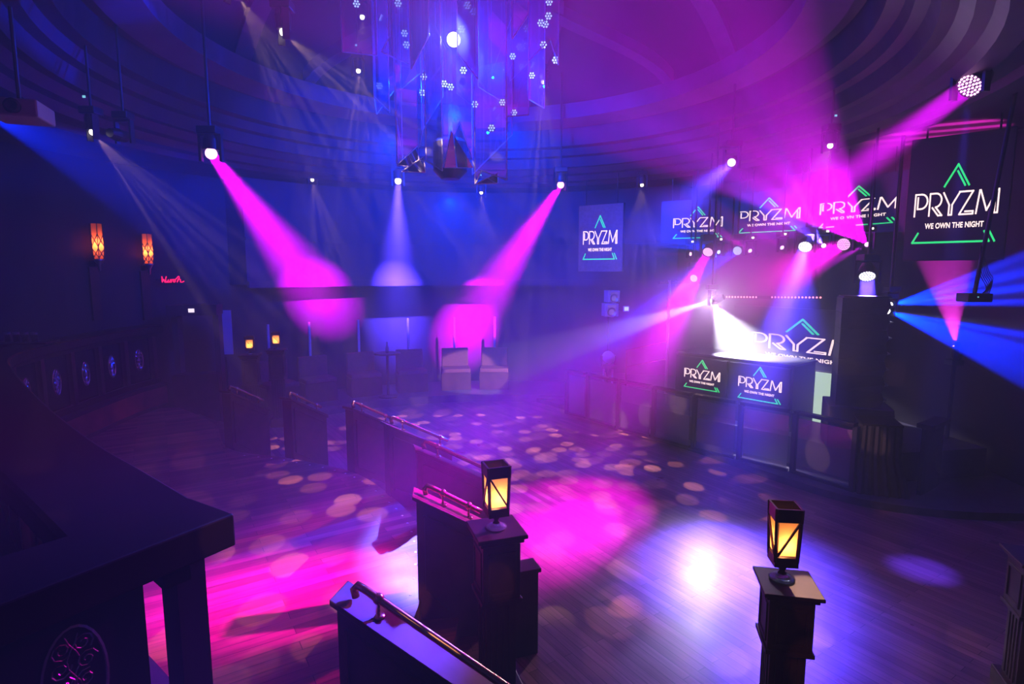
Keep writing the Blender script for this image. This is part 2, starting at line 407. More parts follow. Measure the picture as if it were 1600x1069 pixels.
# far edge of the dance floor: low step up to the booths
b = MB(); path = []
for i in range(31):
    a = math.radians(-44 + 66 * i / 30); r = 5.55; path.append((CX + r * math.sin(a), CY + r * math.cos(a)))
b.sweep(path, [(0, 0), (1.75, 0), (1.75, 0.17), (0, 0.17)]); struct(b.build('floor_booth_step', M['stage']))

# ---------------- ceiling: soffit, ring cornice, dome, ribs
ZC = 5.2
prof = [(8.2 + 1.6, 5.05), (6.1, 5.05), (6.0, 4.98), (5.75, 4.98), (5.7, 5.06), (5.45, 5.06), (5.4, 5.0), (5.2, 5.0), (5.12, 5.1), (5.0, 5.12), (4.9, 5.22),
        (4.78, 5.22), (4.72, 5.4), (4.6, 5.42), (4.55, 5.55), (4.4, 5.57), (4.35, 5.9), (4.15, 5.95)]
b = MB().lathe(prof, 96, (CX, CY, 0)); struct(b.build('ceiling_cornice', M['cornice'], smooth=False))
prof = [(10.6, 5.06), (9.0, 5.06)]
b = MB().lathe([(11.5, 5.1), (6.05, 5.1)], 72, (CX, CY, 0)); struct(b.build('ceiling_soffit', M['soffit']))
RD, ZD, HD = 4.2, 5.92, 1.5
def dome_z(r): return ZD + HD * (1 - (r / RD) ** 2) ** 0.5 if r < RD else ZD
b = MB().lathe([(max(1e-3, RD * math.cos(t * PI / 2 / 14)), ZD + HD * math.sin(t * PI / 2 / 14)) for t in range(15)], 72, (CX, CY, 0))
struct(b.build('ceiling', M['dome'], smooth=True))
b = MB().lathe([(3.75, 5.93), (4.2, 5.86), (4.2, 6.05), (3.75, 6.2), (3.75, 5.93)], 96, (CX, CY, 0))
struct(b.build('ceiling_ring_beam', M['rib'], smooth=False))
b = MB().lathe([(1.15, dome_z(1.15) - .16), (1.45, dome_z(1.45) - .16), (1.45, dome_z(1.45)), (1.15, dome_z(1.15))], 64, (CX, CY, 0))
struct(b.build('ceiling_crown_ring', M['rib']))
def ceil_z(x, y):
    r = math.hypot(x - CX, y - CY)
    if r < 3.75: return dome_z(r) - .02
    if r < 4.2: return 5.87
    if r >= 6.1: return 5.05
    pr = [(6.1, 5.05), (6.0, 4.98), (5.75, 4.98), (5.7, 5.06), (5.45, 5.06), (5.4, 5.0), (5.2, 5.0), (5.12, 5.1), (5.0, 5.12), (4.9, 5.22), (4.78, 5.22), (4.72, 5.4), (4.6, 5.42), (4.55, 5.55), (4.4, 5.57), (4.35, 5.9), (4.15, 5.95)]
    for (a, za), (b_, zb_) in zip(pr[:-1], pr[1:]):
        if b_ <= r <= a: return zb_ + (za - zb_) * (r - b_) / (a - b_)
    return 5.1
for k in range(12):                                         # pairs of curved ribs crossing like tracery
    for sgn in ((-1, 1) if k % 2 == 0 else ()):
        pts = []; a0 = math.radians(k * 30 + 9 * sgn)
        for i in range(15):
            t = i / 14; r = 3.98 - (3.98 - 1.35) * t; a = a0 + sgn * math.radians(34) * t ** 1.3
            pts.append((CX + r * math.sin(a), CY + r * math.cos(a), dome_z(r)))
        b = MB().sweep(pts, [(-.13, -.16), (.13, -.16), (.13, .1), (-.13, .1)])
        struct(b.build('ceiling_rib', M['rib']))

# ================================================================ STAIR DIVIDERS with brass handrails
def stair_wall(p, d, label, L=0.8, rail_side=0.0, hU=0.84, rail=True, th=0.15):
    d = Vector((d[0], d[1], 0)); d.normalize(); rz = math.atan2(d.y, d.x)
    r = thing('stair_divider', label, 'stair divider', (p[0], p[1], 0.0), rz, None)
    zt = 0.5 + hU; zl = zt - L * 0.56
    def side(yo, th_, x0, x1, zb, ins, up=0):
        z = lambda x: zt - x * 0.56 - ins
        return [(x0, yo, zb), (x1, yo, zb), (x1, yo, z(x1)), (x0, yo, z(x0))]
    body = MB()
    body.prism([(0, -th / 2, .5), (0.0, -th / 2, .502), (0.02, -th / 2, .502), (0.02, -th / 2, 0.01), (L, -th / 2, 0.01), (L, -th / 2, zl - .03), (0, -th / 2, zt - .03)], (0, th, 0))
    body.build('panel', M['dark_wood'], r)
    fr = MB()
    for s in (-1, 1):                                       # raised border mouldings on each face
        y = s * (th / 2 + 0.008)
        z = lambda x: zt - x * 0.56
        fr.bar((.05, y, z(.05) - .12), (L - .05, y, z(L - .05) - .12), .02, .02)
        fr.bar((.05, y, .58), (L * .45, y, .4), .02, .02)
        fr.bar((.05, y, z(.05) - .12), (.05, y, .58), .02, .02)
    fr.build('moulding', M['dark_wood'], r)
    cap = MB(); w = th / 2 + .025
    cap.prism([(-.03, -w, zt - .03 + .017), (-.03, -w, zt + .02), (L + .02, -w, zl + .005), (L + .02, -w, zl - .045)], (0, 2 * w, 0))
    cap.build('cap', M['dark_wood'], r, bevel=.006)
    if rail:
        y = rail_side; h = .10; z = lambda x: zt + .01 - x * 0.56
        hr = MB(); pts = [(.07, y, z(.07) + .02), (.06, y, z(.06) + .06), (.08, y, z(.08) + .095), (.13, y, z(.13) + h)]
        pts += [(.13 + (L - .15) * i / 6, y, z(.13 + (L - .15) * i / 6) + h) for i in range(1, 7)]
        hr.tube(pts, .021, 10); o = hr.build('handrail', M['brass'], r, smooth=True); 
        for x in (.2, L - .12):
            bk = MB().tube([(x, y, z(x) - .005), (x, y, z(x) + h)], .009, 8)
            bk.lathe([(.001, 0), (.034, 0), (.03, .012), (.001, .013)], 14, (x, y, z(x) - .004))
            bk.sphere((x, y, z(x) + h), .031, 8)
            bk.build('bracket', M['brass'], r, smooth=True)
    return r
SW = [((-.90, 2.86), (.90, -.20), 'dark wooden stair divider nearest the camera, with thick brass handrail at bottom centre', 1.05),
      ((-.74, 4.25), (1, .10), 'dark stair divider that runs into the lamp topped post left of centre', .52),
      ((-.93, 5.40), (.93, .28), 'dark stair divider directly behind the lamp post divider, long brass rail', .85),
      ((-1.43, 6.30), (.80, .55), 'plain dark stair divider between the long brass rail one and the row further left', .80),
      ((-2.07, 7.07), (.58, .81), 'maroon lit stair divider, third from the left in the row', .72),
      ((-3.08, 7.62), (.33, .90), 'stair divider, second from the left in the row, purple lit side', .72),
      ((-4.13, 8.06), (.33, .90), 'stair divider furthest left in the row, beside the dark doorway', .72)]
for i, (p, d, lab, L) in enumerate(SW): stair_wall(p, d, lab, L)
# nosing studs set into the walkway edge
for i in range(2, len(EDGE) - 12):
    p = EDGE[i]; n = EN[i]; q = p - n * .09
    st = MB().lathe([(.001, .004), (.011, .003), (.013, 0)], 10, (0, 0, 0)).build('floor_stud', M['stud'], loc=(q.x, q.y, .5))
    tag(st, 'small round metal stud in the walkway edge at the top of the steps', 'stud', 'nosing studs along the walkway edge')

# ================================================================ NEWEL POSTS with lanterns
def newel(x, y, rz, label, h=1.06):
    r = thing('newel_post', label, 'post', (x, y, 0), rz); r.scale = (.86, .86, h / 1.06); h = 1.06
    MB().box((0, 0, .06), (.36, .36, .12)).build('base', M['dark_wood'], r, bevel=.01)
    sh = MB().box((0, 0, .38), (.25, .25, .56))
    for s in (-1, 1):
        for k in range(4):
            sh.box((s * .128, -.075 + k * .05, .38), (.012, .018, .5)); sh.box((-.075 + k * .05, s * .128, .38), (.018, .012, .5))
    sh.build('shaft', M['dark_wood'], r)
    hd = MB().box((0, 0, .83), (.31, .31, .34)).box((0, 0, .655), (.34, .34, .03))
    for s in (-1, 1):
        for ax in (0, 1):
            for q in (-1, 1):
                if ax == 0: hd.box((s * .158, q * .105, .83), (.014, .02, .25)); hd.box((s * .158, 0, .83 + q * .12), (.014, .23, .02))
                else: hd.box((q * .105, s * .158, .83), (.02, .014, .25)); hd.box((0, s * .158, .83 + q * .12), (.23, .014, .02))
    hd.build('head_block', M['dark_wood'], r, bevel=.004)
    MB().box((0, 0, h - .035), (.36, .36, .03)).box((0, 0, h - .01), (.41, .41, .025)).build('cap', M['dark_wood'], r, bevel=.006)
    return r
def lantern(p, rz, label, H=.46, W=.17, glass='lantern_glass', power=2.6, slant=1):
    r = thing('lantern', label, 'lantern', p, rz, None)
    s = H / .46
    MB().lathe([(.001, .0), (.07 * s, .0), (.075 * s, .008 * s), (.05 * s, .022 * s), (.02 * s, .035 * s), (.001, .037 * s)], 20).build('glass_dish', M['dish'], r, smooth=True)
    MB().lathe([(.001, .03 * s), (.026 * s, .035 * s), (.014 * s, .05 * s), (.024 * s, .07 * s), (.012 * s, .085 * s), (.04 * s, .1 * s), (.001, .102 * s)], 16).build('stem', M['lantern_frame'], r, smooth=True)
    z0, z1 = .10 * s, H; w0, w1 = W * .43, W * .49
    fr = MB(); fr.box((0, 0, z0 + .03 * s), (w0 * 2, w0 * 2, .06 * s))
    def ww(z): return w0 + (w1 - w0) * (z - z0) / (z1 - z0)
    for a in (-1, 1):
        for c in (-1, 1):
            fr.bar((a * (w0 - .008), c * (w0 - .008), z0 + .03), (a * (w1 - .008), c * (w1 - .008), z1), .017 * s)
    zt = z1 - .08 * s
    for z, h in ((z1 - .04 * s, .08 * s),):
        w = ww(z)
        for sgn in (-1, 1):
            fr.box((sgn * (w - .006), 0, z), (.012, 2 * w, h)); fr.box((0, sgn * (w - .006), z), (2 * w, .012, h))
    zb = z0 + .07 * s
    for sgn in (-1, 1):                                     # diagonal glazing bar on every face
        a, b_ = ww(zb), ww(zt)
        fr.bar((slant * a * .8, sgn * (a + .0), zb), (-slant * b_ * .8, sgn * (b_ + .0), zt), .011 * s, .011 * s)
        fr.bar((sgn * (a + .0), slant * a * .8, zb), (sgn * (b_ + .0), -slant * b_ * .8, zt), .011 * s, .011 * s)
    fr.build('frame', M['lantern_frame'], r)
    gl = MB()
    for sgn in (-1, 1):
        a, b_ = ww(zb) - .012, ww(zt) - .012
        gl.add([(-a, sgn * a, zb), (a, sgn * a, zb), (b_, sgn * b_, zt), (-b_, sgn * b_, zt)], [(0, 1, 2, 3)])
        gl.add([(sgn * a, -a, zb), (sgn * a, a, zb), (sgn * b_, b_, zt), (sgn * b_, -b_, zt)], [(0, 1, 2, 3)])
    gl.build('glass', M[glass], r)
    ld = bpy.data.lights.new('lantern flame', 'POINT'); ld.energy = power; ld.color = (1.0, .55, .22); ld.shadow_soft_size = .02 * s
    o = bpy.data.objects.new('lantern flame', ld); COL.objects.link(o); o.parent = r; o.location = (0, 0, z0 + .13 * s)
    return r
newel(-.11, 3.80, .32, 'dark square post with panelled head carrying the lit lantern left of centre', h=1.27)
lantern((-.11, 3.80, 1.276), .32, 'lit amber lantern on the post left of centre')
newel(1.78, 3.46, -.20, 'dark square post in the foreground right, carrying the nearest lantern')
lantern((1.76, 3.50, 1.066), -.12, 'lit amber lantern on the foreground right post', H=.50, W=.17, slant=-1)
g = G(1627, 872, 1.06); newel(g.x, g.y, -.35, 'dark post cut off by the right edge of the picture, without a lantern')
b = thing('low_divider', 'short dark wooden wall end just right of the lamp topped post', 'divider', (.09, 4.28, 0), .35)
MB().box((0, 0, .35), (.2, .14, .70)).build('panel', M['dark_wood'], b); MB().box((0, 0, .715), (.24, .18, .035)).build('cap', M['dark_wood'], b, bevel=.005)
for (px, py, Y, lab) in ((391, 540, 10.6, 'small lit lantern on the far left post, lower of the two in the gloom'), (432, 532, 11.1, 'small pale lit lantern on the far post, right of the other distant one')):
    g = G(px, py + 14, Y=Y); newel(g.x, g.y, .2, 'dark far post under the ' + ('right' if px > 400 else 'left') + ' of the two small distant lanterns', h=g.z)
    lantern(g + Vector((0, 0, .006)), .35, lab, H=.34, W=.17, power=1.3)

# ================================================================ BALUSTRADE of the seating platform
bal = thing('balustrade', 'dark curved wooden balustrade with oval scrollwork panels sweeping from lower left foreground', 'balustrade', (-6.0, 6.7, .95))
o0 = Vector((-6.0, 6.7, .95))
RP = [p - Vector((o0.x, o0.y, 0)) for p in RAIL]
prof2 = [(-.02, .965), (.42, .965), (.44, .98), (.44, 1.085), (.42, 1.10), (-.02, 1.10), (-.04, 1.085), (-.04, .98)]
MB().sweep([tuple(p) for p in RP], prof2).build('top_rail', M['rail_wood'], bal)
MB().sweep([tuple(p) for p in RP], [(.08, 0.0), (.22, 0.0), (.22, .09), (.08, .09)]).build('bottom_rail', M['rail_wood'], bal)
MB().sweep([tuple(p) for p in RP], [(.10, .88), (.20, .88), (.20, .965), (.10, .965)]).build('upper_rail', M['rail_wood'], bal)
n = len(RP)
cum = [0]
for i in range(1, n): cum.append(cum[-1] + (RP[i] - RP[i - 1]).length)
def at(s):
    for i in range(1, n):
        if cum[i] >= s:
            t = (s - cum[i - 1]) / (cum[i] - cum[i - 1]); p = RP[i - 1].lerp(RP[i], t); tg = (RP[i] - RP[i - 1]).normalized(); return p, tg
    return RP[-1], (RP[-1] - RP[-2]).normalized()
T = cum[-1]; nb = 15; pitch = (T - .16) / nb
for k in range(nb + 1):
    s = .08 + k * pitch; p, tg = at(s); nl = Vector((-tg.y, tg.x, 0)); c = p + nl * .15; rz = math.atan2(tg.y, tg.x)
    w = .12 if k < 3 else .09
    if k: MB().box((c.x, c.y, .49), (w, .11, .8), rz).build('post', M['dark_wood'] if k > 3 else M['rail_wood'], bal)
def medallion(c, rz, par, A=.095, B=.19):
    R = Matrix.Rotation(rz, 3, 'Z'); rnd = random.Random(int(c.x * 100)); sm = MB()
    def pt(u, v): return R @ Vector((u, -.012, v)) + c
    k_ = A / .095
    sm.tube([pt(A * math.cos(t * PI / 14), B * math.sin(t * PI / 14)) for t in range(29)], .007, 5, False)
    for sgn in (-1, 1):                                     # mirrored vine scrolls
        for q in range(5):
            cy_ = (-.13 + q * .065) * k_; cx_ = sgn * .038 * k_ * (1 if q % 2 else .8); rr = .034 * k_
            sm.tube([pt(cx_ + rr * (1 - t / 16) * math.cos(sgn * t * .75 + q), cy_ + rr * (1 - t / 16) * math.sin(sgn * t * .75 + q)) for t in range(14)], .0045, 4, False)
        sm.tube([pt(sgn * .02 * math.sin(t * .9), (-.17 + .34 * t / 12) * k_) for t in range(13)], .004, 4, False)
    return sm.build('scrollwork', M['scroll'], par)
for k in range(nb):
    s0 = .08 + k * pitch; p, tg = at(s0 + pitch / 2); nl = Vector((-tg.y, tg.x, 0)); c = p + nl * .15; rz = math.atan2(tg.y, tg.x)
    if k == 0:                                              # narrow gap beside the end post shows the floor; panel starts after it
        c = c
    pw = pitch - .15 if k else pitch - .34
    if k == 0: c = c + tg * .10
    if k == 0: continue
    pa = MB().box((c.x, c.y, .485), (pw, .022, .79), rz).build('infill_panel', M['panel_black'], bal)
    medallion(Vector((c.x, c.y, .5)), rz, pa)

# short return of the balustrade at the corner nearest the camera
cn = Vector((-1.20, 2.25, 0)) - Vector((o0.x, o0.y, 0)); ud = Vector((-.515, -.857, 0)); un = Vector((-.857, .515, 0)); rz = math.atan2(ud.y, ud.x)
def rp(t, off=0.0, z=0.0): return cn + ud * t + un * off + Vector((0, 0, z))
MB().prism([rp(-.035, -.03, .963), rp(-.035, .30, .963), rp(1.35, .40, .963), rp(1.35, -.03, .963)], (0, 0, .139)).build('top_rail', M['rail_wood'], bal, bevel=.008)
c = rp(.12, .10, .48); MB().box(c, (.115, .12, .97), rz).build('corner_post', M['rail_wood'], bal)
c = rp(.81, .10, .485); pa = MB().box(c, (1.06, .03, .97), rz).build('infill_panel', M['panel_black'], bal)
medallion(rp(.52, .075, .66), rz, pa, .10, .21)
# ================================================================ STAGE
SF = [G(880, 640, 0), G(1000, 680, 0), G(1100, 712, 0), G(1200, 748, 0), G(1340, 790, 0)]     # front edge of the low plinth
SP = smooth_path([Vector((.2, 13.6, 0))] + [Vector((p.x, p.y, 0)) for p in SF] + [Vector((5.6, 6.75, 0)), Vector((7.0, 6.7, 0))], 5)
pl = [Vector((p.x, p.y, .1)) for p in SP] + [Vector((7.2, 9, .1)), Vector((6.2, 11.5, .1)), Vector((3.8, 14, .1))]
struct(MB().prism(pl, (0, 0, -.1)).build('floor_stage_plinth', M['stage']))
BTOP = [(884, 577), (917, 583), (965, 593), (1020, 603), (1083, 615), (1155, 627), (1240, 641), (1342, 663)]
BP = []
for (x, y) in BTOP:
    g = G(x, y, .98 + .06); BP.append(Vector((g.x, g.y, 0)))
sd = [p + Vector((.25, .2, 0)) for p in BP]
dk = [Vector((p.x, p.y, .55)) for p in sd] + [Vector((6.8, 7.9, .55)), Vector((6.2, 11.3, .55)), Vector((4.0, 13.6, .55)), Vector((2.0, 14.2, .55))]
struct(MB().prism(dk, (0, 0, -.42)).build('floor_stage_deck', M['stage']))
for i in range(len(BP) - 1):
    a, b_ = BP[i], BP[i + 1]; d = b_ - a; rz = math.atan2(d.y, d.x); c = (a + b_) / 2; Lh = d.length
    nm = ['leftmost', 'second from left', 'third from left', 'fourth from left', 'fifth from left', 'sixth from left', 'rightmost and largest'][i]
    r = thing('barrier_section', 'smoked clear barrier section with dark frame along the stage front, ' + nm, 'barrier', (c.x, c.y, .1), rz, 'stage front barrier')
    MB().box((0, 0, .44), (Lh - .10, .012, .80)).build('acrylic_sheet', M['barrier'], r)
    pst = MB().box((-Lh / 2 + .04, 0, .45), (.07, .06, .9)).build('post', M['black'], r)
    MB().box((0, 0, .02), (Lh - .06, .05, .04)).build('bottom_rail', M['black'], r)
    MB().box((0, 0, .92), (Lh - .07, .11, .05)).build('top_rail', M['rail_wood'], r, bevel=.006)
    if i == len(BP) - 2: MB().box((Lh / 2 - .03, 0, .45), (.06, .06, .9)).build('post', M['black'], r)
# curved barrier behind the tower at the right
q = [G(1386, 661, 1.06), G(1440, 665, 1.06), G(1462, 660, 1.06), G(1477, 653, 1.06)]
q = smooth_path([Vector((v.x, v.y, 0)) for v in q], 4)[5:]
c0 = q[5]; r = thing('curved_barrier', 'dark curved bar front right of the speaker tower', 'barrier', (c0.x, c0.y, .1))
ql = [tuple(p - Vector((c0.x, c0.y, 0))) for p in q]
MB().sweep(ql, [(0, 0), (.05, 0), (.05, .9), (0, .9)]).build('panel', M['panel_black'], r)
MB().sweep(ql, [(-.06, .9), (.12, .9), (.12, .96), (-.06, .96)]).build('top_rail', M['rail_wood'], r)

# ---------------- logo artwork shown on the screens
def arc(cx, cy_, rx, ry, a0, a1, n=10): return [(cx + rx * math.cos(math.radians(a0 + (a1 - a0) * i / n)), cy_ + ry * math.sin(math.radians(a0 + (a1 - a0) * i / n))) for i in range(n + 1)]
LET = [[(0, 0), (0, 1)] + arc(.30, .67, .30, .33, 90, -90) + [(.13, .34), (.13, .86)],
       [(.72, 0), (.72, 1)] + arc(1.0, .69, .28, .31, 90, -70) + [(1.02, .38), (1.34, 0), (1.16, 0), (.86, .36)],
       [(1.36, 1), (1.66, .45), (1.66, 0), (1.80, 0), (1.80, .45), (2.12, 1)],
       [(2.10, 1), (2.72, 1), (2.16, 0), (2.78, 0), (2.78, .12), (2.42, .12)],
       [(2.92, 0), (3.02, 1), (3.06, 1), (3.38, .12), (3.80, 1.0), (3.86, 1), (3.86, 0), (3.72, 0), (3.72, .72)]]
TRI = [[(1.36, 1.28), (1.93, 2.22), (2.50, 1.28)], [(1.93, 1.92), (2.32, 1.28)],
       [(.26, -.78), (0.0, -1.22), (3.62, -1.22), (3.38, -.78)], [(3.60, -.78), (3.86, -1.22)]]
_txt = {}
def text_mesh():
    if 't' not in _txt:
        cu = bpy.data.curves.new('tagline', 'FONT'); cu.body = 'WE OWN THE NIGHT'; cu.size = .34; cu.align_x = 'CENTER'; cu.offset = .009; cu.extrude = .004
        cu.space_character = 1.05
        o = bpy.data.objects.new('tagline', cu); COL.objects.link(o); bpy.context.view_layer.update()
        me = bpy.data.meshes.new_from_object(o.evaluated_get(bpy.context.evaluated_depsgraph_get()))
        _txt['t'] = ([tuple(v.co) for v in me.vertices], [tuple(p.vertices) for p in me.polygons]); bpy.data.objects.remove(o)
    return _txt['t']
def strokes(mb, lines, w, f, closed=False):
    for ln in lines:
        for (a, b_) in zip(ln[:-1], ln[1:]):
            A, B = Vector((*a, 0)), Vector((*b_, 0)); d = (B - A)
            if d.length < 1e-6: continue
            d.normalize(); nn = Vector((-d.y, d.x, 0)) * w / 2; e = d * w * .4
            quad = [A - nn - e, B - nn + e, B + nn + e, A + nn - e]
            mb.prism([f(p.x, p.y) for p in quad], Vector(f(0, 0, 1)) - Vector(f(0, 0, 0)))
def screen(name, label, pL, pR, z0, z1, logo, m='screen', depth=.08, group=None, frame=True, hang=False):
    """pL, pR plan ends of the screen; faces the camera side. logo = (u centre, z bottom, z top, x stretch)"""
    pL = Vector(pL); pR = Vector(pR); d = pR - pL; d.z = 0; W = d.length; rz = math.atan2(d.y, d.x); c = (pL + pR) / 2
    r = thing(name, label, 'screen', (c.x, c.y, z0), rz, group); H = z1 - z0
    MB().box((0, depth / 2 + .005, H / 2), (W, depth, H)).build('cabinet', M['black'], r)
    MB().box((0, 0, H / 2), (W - .02, .012, H - .02)).build('screen_face', M[m], r)
    uc, lw, lh, zc = logo                                   # centre offset, logo width and height, centre height
    sx = lw / 3.86; sz = lh / 3.44
    f = lambda x, y, k=0: ((x - 1.93) * sx + uc, -.007 - .006 * k, (y + 1.22 - 1.72) * sz + zc)
    w = .075
    a = MB(); strokes(a, LET, w, f); a.build('lettering', M['white_ink'], r)
    a = MB(); strokes(a, TRI, .085, f); a.build('triangle_outline', M['green_ink'], r)
    if hang:
        hg = MB()
        wx, wy = c.x, c.y
        for sx_ in (-W * .35, W * .35):
            hx = wx + math.cos(rz) * sx_; hy = wy + math.sin(rz) * sx_
            MB().tube([(sx_, depth / 2, H), (sx_, depth / 2, ceil_z(hx, hy) - z0)], .012, 6).build('hanger', M['black'], r)
    vs, fs = text_mesh(); xs = [v[0] for v in vs]; k = 2.75 / (max(xs) - min(xs))
    a = MB(); a.add([f(v[0] * k + 1.95, v[1] - .58, 1) for v in vs], fs); a.build('tagline', M['white_ink'], r)
    return r
def px_screen(name, label, x0, x1, yL, yR, m='screen', logo=None, **k):
    pass
def S(name, label, L, R, zt, zb, lx0, lx1, lt, lb, m='screen', depth=.08, group=None, hang=True):
    """L, R: (photo x, depth Y) of the ends; zt, zb heights; logo between photo x lx0..lx1, its top/bottom heights lt, lb"""
    def plan(x, Y): g = G(x, 430, Y=Y); return Vector((g.x, g.y, 0))
    a, b_ = plan(*L), plan(*R); d = b_ - a
    def hit(x):                                             # where the sight line at x meets the screen plane
        u = (x - 800) / 889.0 * 1.0
        # point p = a + t d with p.x = k p.y
        g = G(x, 430, Y=10.0); kk = g.x / g.y; t = (kk * a.y - a.x) / (d.x - kk * d.y); return t
    t0, t1 = hit(lx0), hit(lx1); W = d.length
    uc = ((t0 + t1) / 2 - .5) * W; lw = (t1 - t0) * W
    return screen(name, label, a, b_, zb, zt, (uc, lw, lt - lb, (lt + lb) / 2 - zb), m=m, depth=depth, group=group, hang=hang)
def zat(x, y, Y): return G(x, y, Y=Y).z
S('hanging_screen', 'upright grey lit screen with logo hanging left of the stage', (903, 12.6), (972, 12.0), zat(940, 319, 12.3), zat(940, 425, 12.3), 911, 963, zat(937, 337, 12.3), zat(937, 405, 12.3), m='screen_grey')
S('logo_screen', 'wide dark screen above stage, leftmost of the three with stretched logos', (1030, 12.3), (1141, 11.6), zat(1088, 312, 12), zat(1088, 382, 12), 1050, 1125, zat(1088, 324, 12), zat(1088, 372, 12))
S('logo_screen', 'wide dark screen above stage, middle of the three with stretched logos', (1143, 11.6), (1262, 10.6), zat(1200, 296, 11.1), zat(1200, 374, 11.1), 1151, 1244, zat(1197, 309, 11.1), zat(1197, 362, 11.1))
S('logo_screen', 'wide dark screen above stage, rightmost of the three with stretched logos', (1264, 10.6), (1408, 9.2), zat(1335, 276, 9.9), zat(1335, 366, 9.9), 1276, 1396, zat(1335, 291, 9.9), zat(1335, 352, 9.9))
S('hanging_screen', 'large near screen with crisp green and white logo at upper right', (1408, 8.1), (1566, 7.35), zat(1485, 208, 7.7), zat(1485, 407, 7.7), 1421, 1548, zat(1485, 256, 7.7), zat(1485, 378, 7.7))
S('stage_backdrop_screen', 'large low screen behind the booth, its logo cut off by the speaker tower', (1150, 12.3), (1365, 9.9), 2.35, .6, 1181, 1352, zat(1250, 499, 11.0), zat(1250, 576, 11.0), hang=False)
# ---------------- DJ booth
zt = 1.62; a = G(1058, 548, Y=10.3); b_ = G(1240, 572, Y=8.7)
a = Vector((a.x, a.y, 0)); b_ = Vector((b_.x, b_.y, 0)); d = b_ - a; rz = math.atan2(d.y, d.x); c = (a + b_) / 2
r = thing('dj_booth', 'grey DJ booth counter behind the stage barrier, two logo screens on its front', 'booth', (c.x, c.y, .55), rz)
W = d.length
MB().box((0, .42, .52), (W, .78, 1.04)).build('body', M['cabinet'], r)
MB().box((0, .40, 1.055), (W + .06, .86, .03)).build('counter_top', M['stage'], r, bevel=.005)
def mid(t): return a.lerp(b_, t)
nrm = Vector((d.y, -d.x, 0)).normalized() * .05
for (t0, t1, lx0, lx1, y0, y1, lab) in ((.01, .49, 1070, 1125, 563, 608, 'left of the two small logo screens on the booth front'), (.51, .99, 1155, 1222, 574, 626, 'right of the two small logo screens on the booth front')):
    p0, p1 = mid(t0) + nrm, mid(t1) + nrm; cc = (p0 + p1) / 2; Wd = (p1 - p0).length
    xm = (lx0 + lx1) / 2
    def hitp(x):
        g = G(x, 590, Y=10.0); kk = g.x / g.y; dd = p1 - p0; return (kk * p0.y - p0.x) / (dd.x - kk * dd.y)
    h0, h1 = hitp(lx0), hitp(lx1); Yc = (p0.lerp(p1, (h0 + h1) / 2)).y
    screen('booth_screen', lab, p0, p1, .62, 1.56, (((h0 + h1) / 2 - .5) * Wd, (h1 - h0) * Wd, G(xm, y0, Y=Yc).z - G(xm, y1, Y=Yc).z, (G(xm, y0, Y=Yc).z + G(xm, y1, Y=Yc).z) / 2 - .62), depth=.03)
g = G(1287, 610, Y=9.3)
r = thing('monitor_screen', 'narrow pale green lit panel between booth and speaker tower', 'screen', (g.x, g.y, .55), rz)
MB().box((0, 0, .42), (.28, .04, .84)).build('screen_face', M['green_glow'], r); MB().box((0, .04, .42), (.32, .05, .88)).build('cabinet', M['black'], r)

# ---------------- speaker tower
dg = G(1383, 788, 0); dx_, dy_ = dg.x + .02, dg.y + .30
r = thing('draped_plinth', 'short black draped column at the right end of the stage barrier', 'plinth', (dx_, dy_, .1), math.radians(-20))
b = MB(); nfold = 60; prof = []
for i in range(nfold):
    s = i / nfold * 4; side = int(s); t = s - side; fo = .016 * math.sin(i * 2.3) + .01; w2 = .22
    prof.append({0: (-w2 + 2 * w2 * t, -w2 - fo), 1: (w2 + fo, -w2 + 2 * w2 * t), 2: (w2 - 2 * w2 * t, w2 + fo), 3: (-w2 - fo, w2 - 2 * w2 * t)}[side])
vs = [(x * 1.35 + .05, y * 1.25, 0) for x, y in prof] + [(x * 1.03, y * 1.03, .5) for x, y in prof] + [(x, y, .93) for x, y in prof]
b.add(vs, [(q * nfold + i, q * nfold + (i + 1) % nfold, (q + 1) * nfold + (i + 1) % nfold, (q + 1) * nfold + i) for q in (0, 1) for i in range(nfold)] + [tuple(range(2 * nfold, 3 * nfold))])
b.build('drape', M['cloth'], r)
MB().box((0, 0, .945), (.48, .48, .03)).build('top_board', M['rail_wood'], r, bevel=.006)
tg_ = G(1338, 634, Y=8.15); tx, ty = tg_.x, tg_.y; trz = math.radians(-22)
r = thing('subwoofer', 'dark subwoofer box under the tall loudspeaker tower', 'speaker', (tx, ty, .55), trz)
MB().box((0, 0, .3), (.80, .74, .6)).build('cabinet', M['cabinet'], r, bevel=.012)
MB().box((.41, 0, .3), (.02, .6, .46)).build('grille', M['black'], r)
zb = 1.155
r = thing('line_array_speaker', 'tall dark loudspeaker tower standing right of the DJ booth', 'speaker', (tx, ty, zb), trz)
zz = 0.0; top = G(1343, 462, Y=8.1).z - zb; hs = (top - .02) / 7
for k in range(7):
    h = hs
    c = MB()
    c.prism([(-.31, -.27, zz), (.24, -.27, zz), (.285, -.25, zz + h * .5), (.25, -.27, zz + h - .004), (-.31, -.27, zz + h - .004)], (0, .54, 0))
    cab = c.build('cabinet', M['cabinet'], r, bevel=.004)
    l = MB(); l.prism([(.26, -.24, zz + h * .36), (.325, -.24, zz + h * .44), (.325, -.24, zz + h * .50), (.26, -.24, zz + h * .48)], (0, .48, 0)); l.build('horn_lip', M['steel'], cab)
    zz += h
MB().box((0, 0, zz + .008), (.58, .5, .016)).build('rigging_frame', M['black'], r)
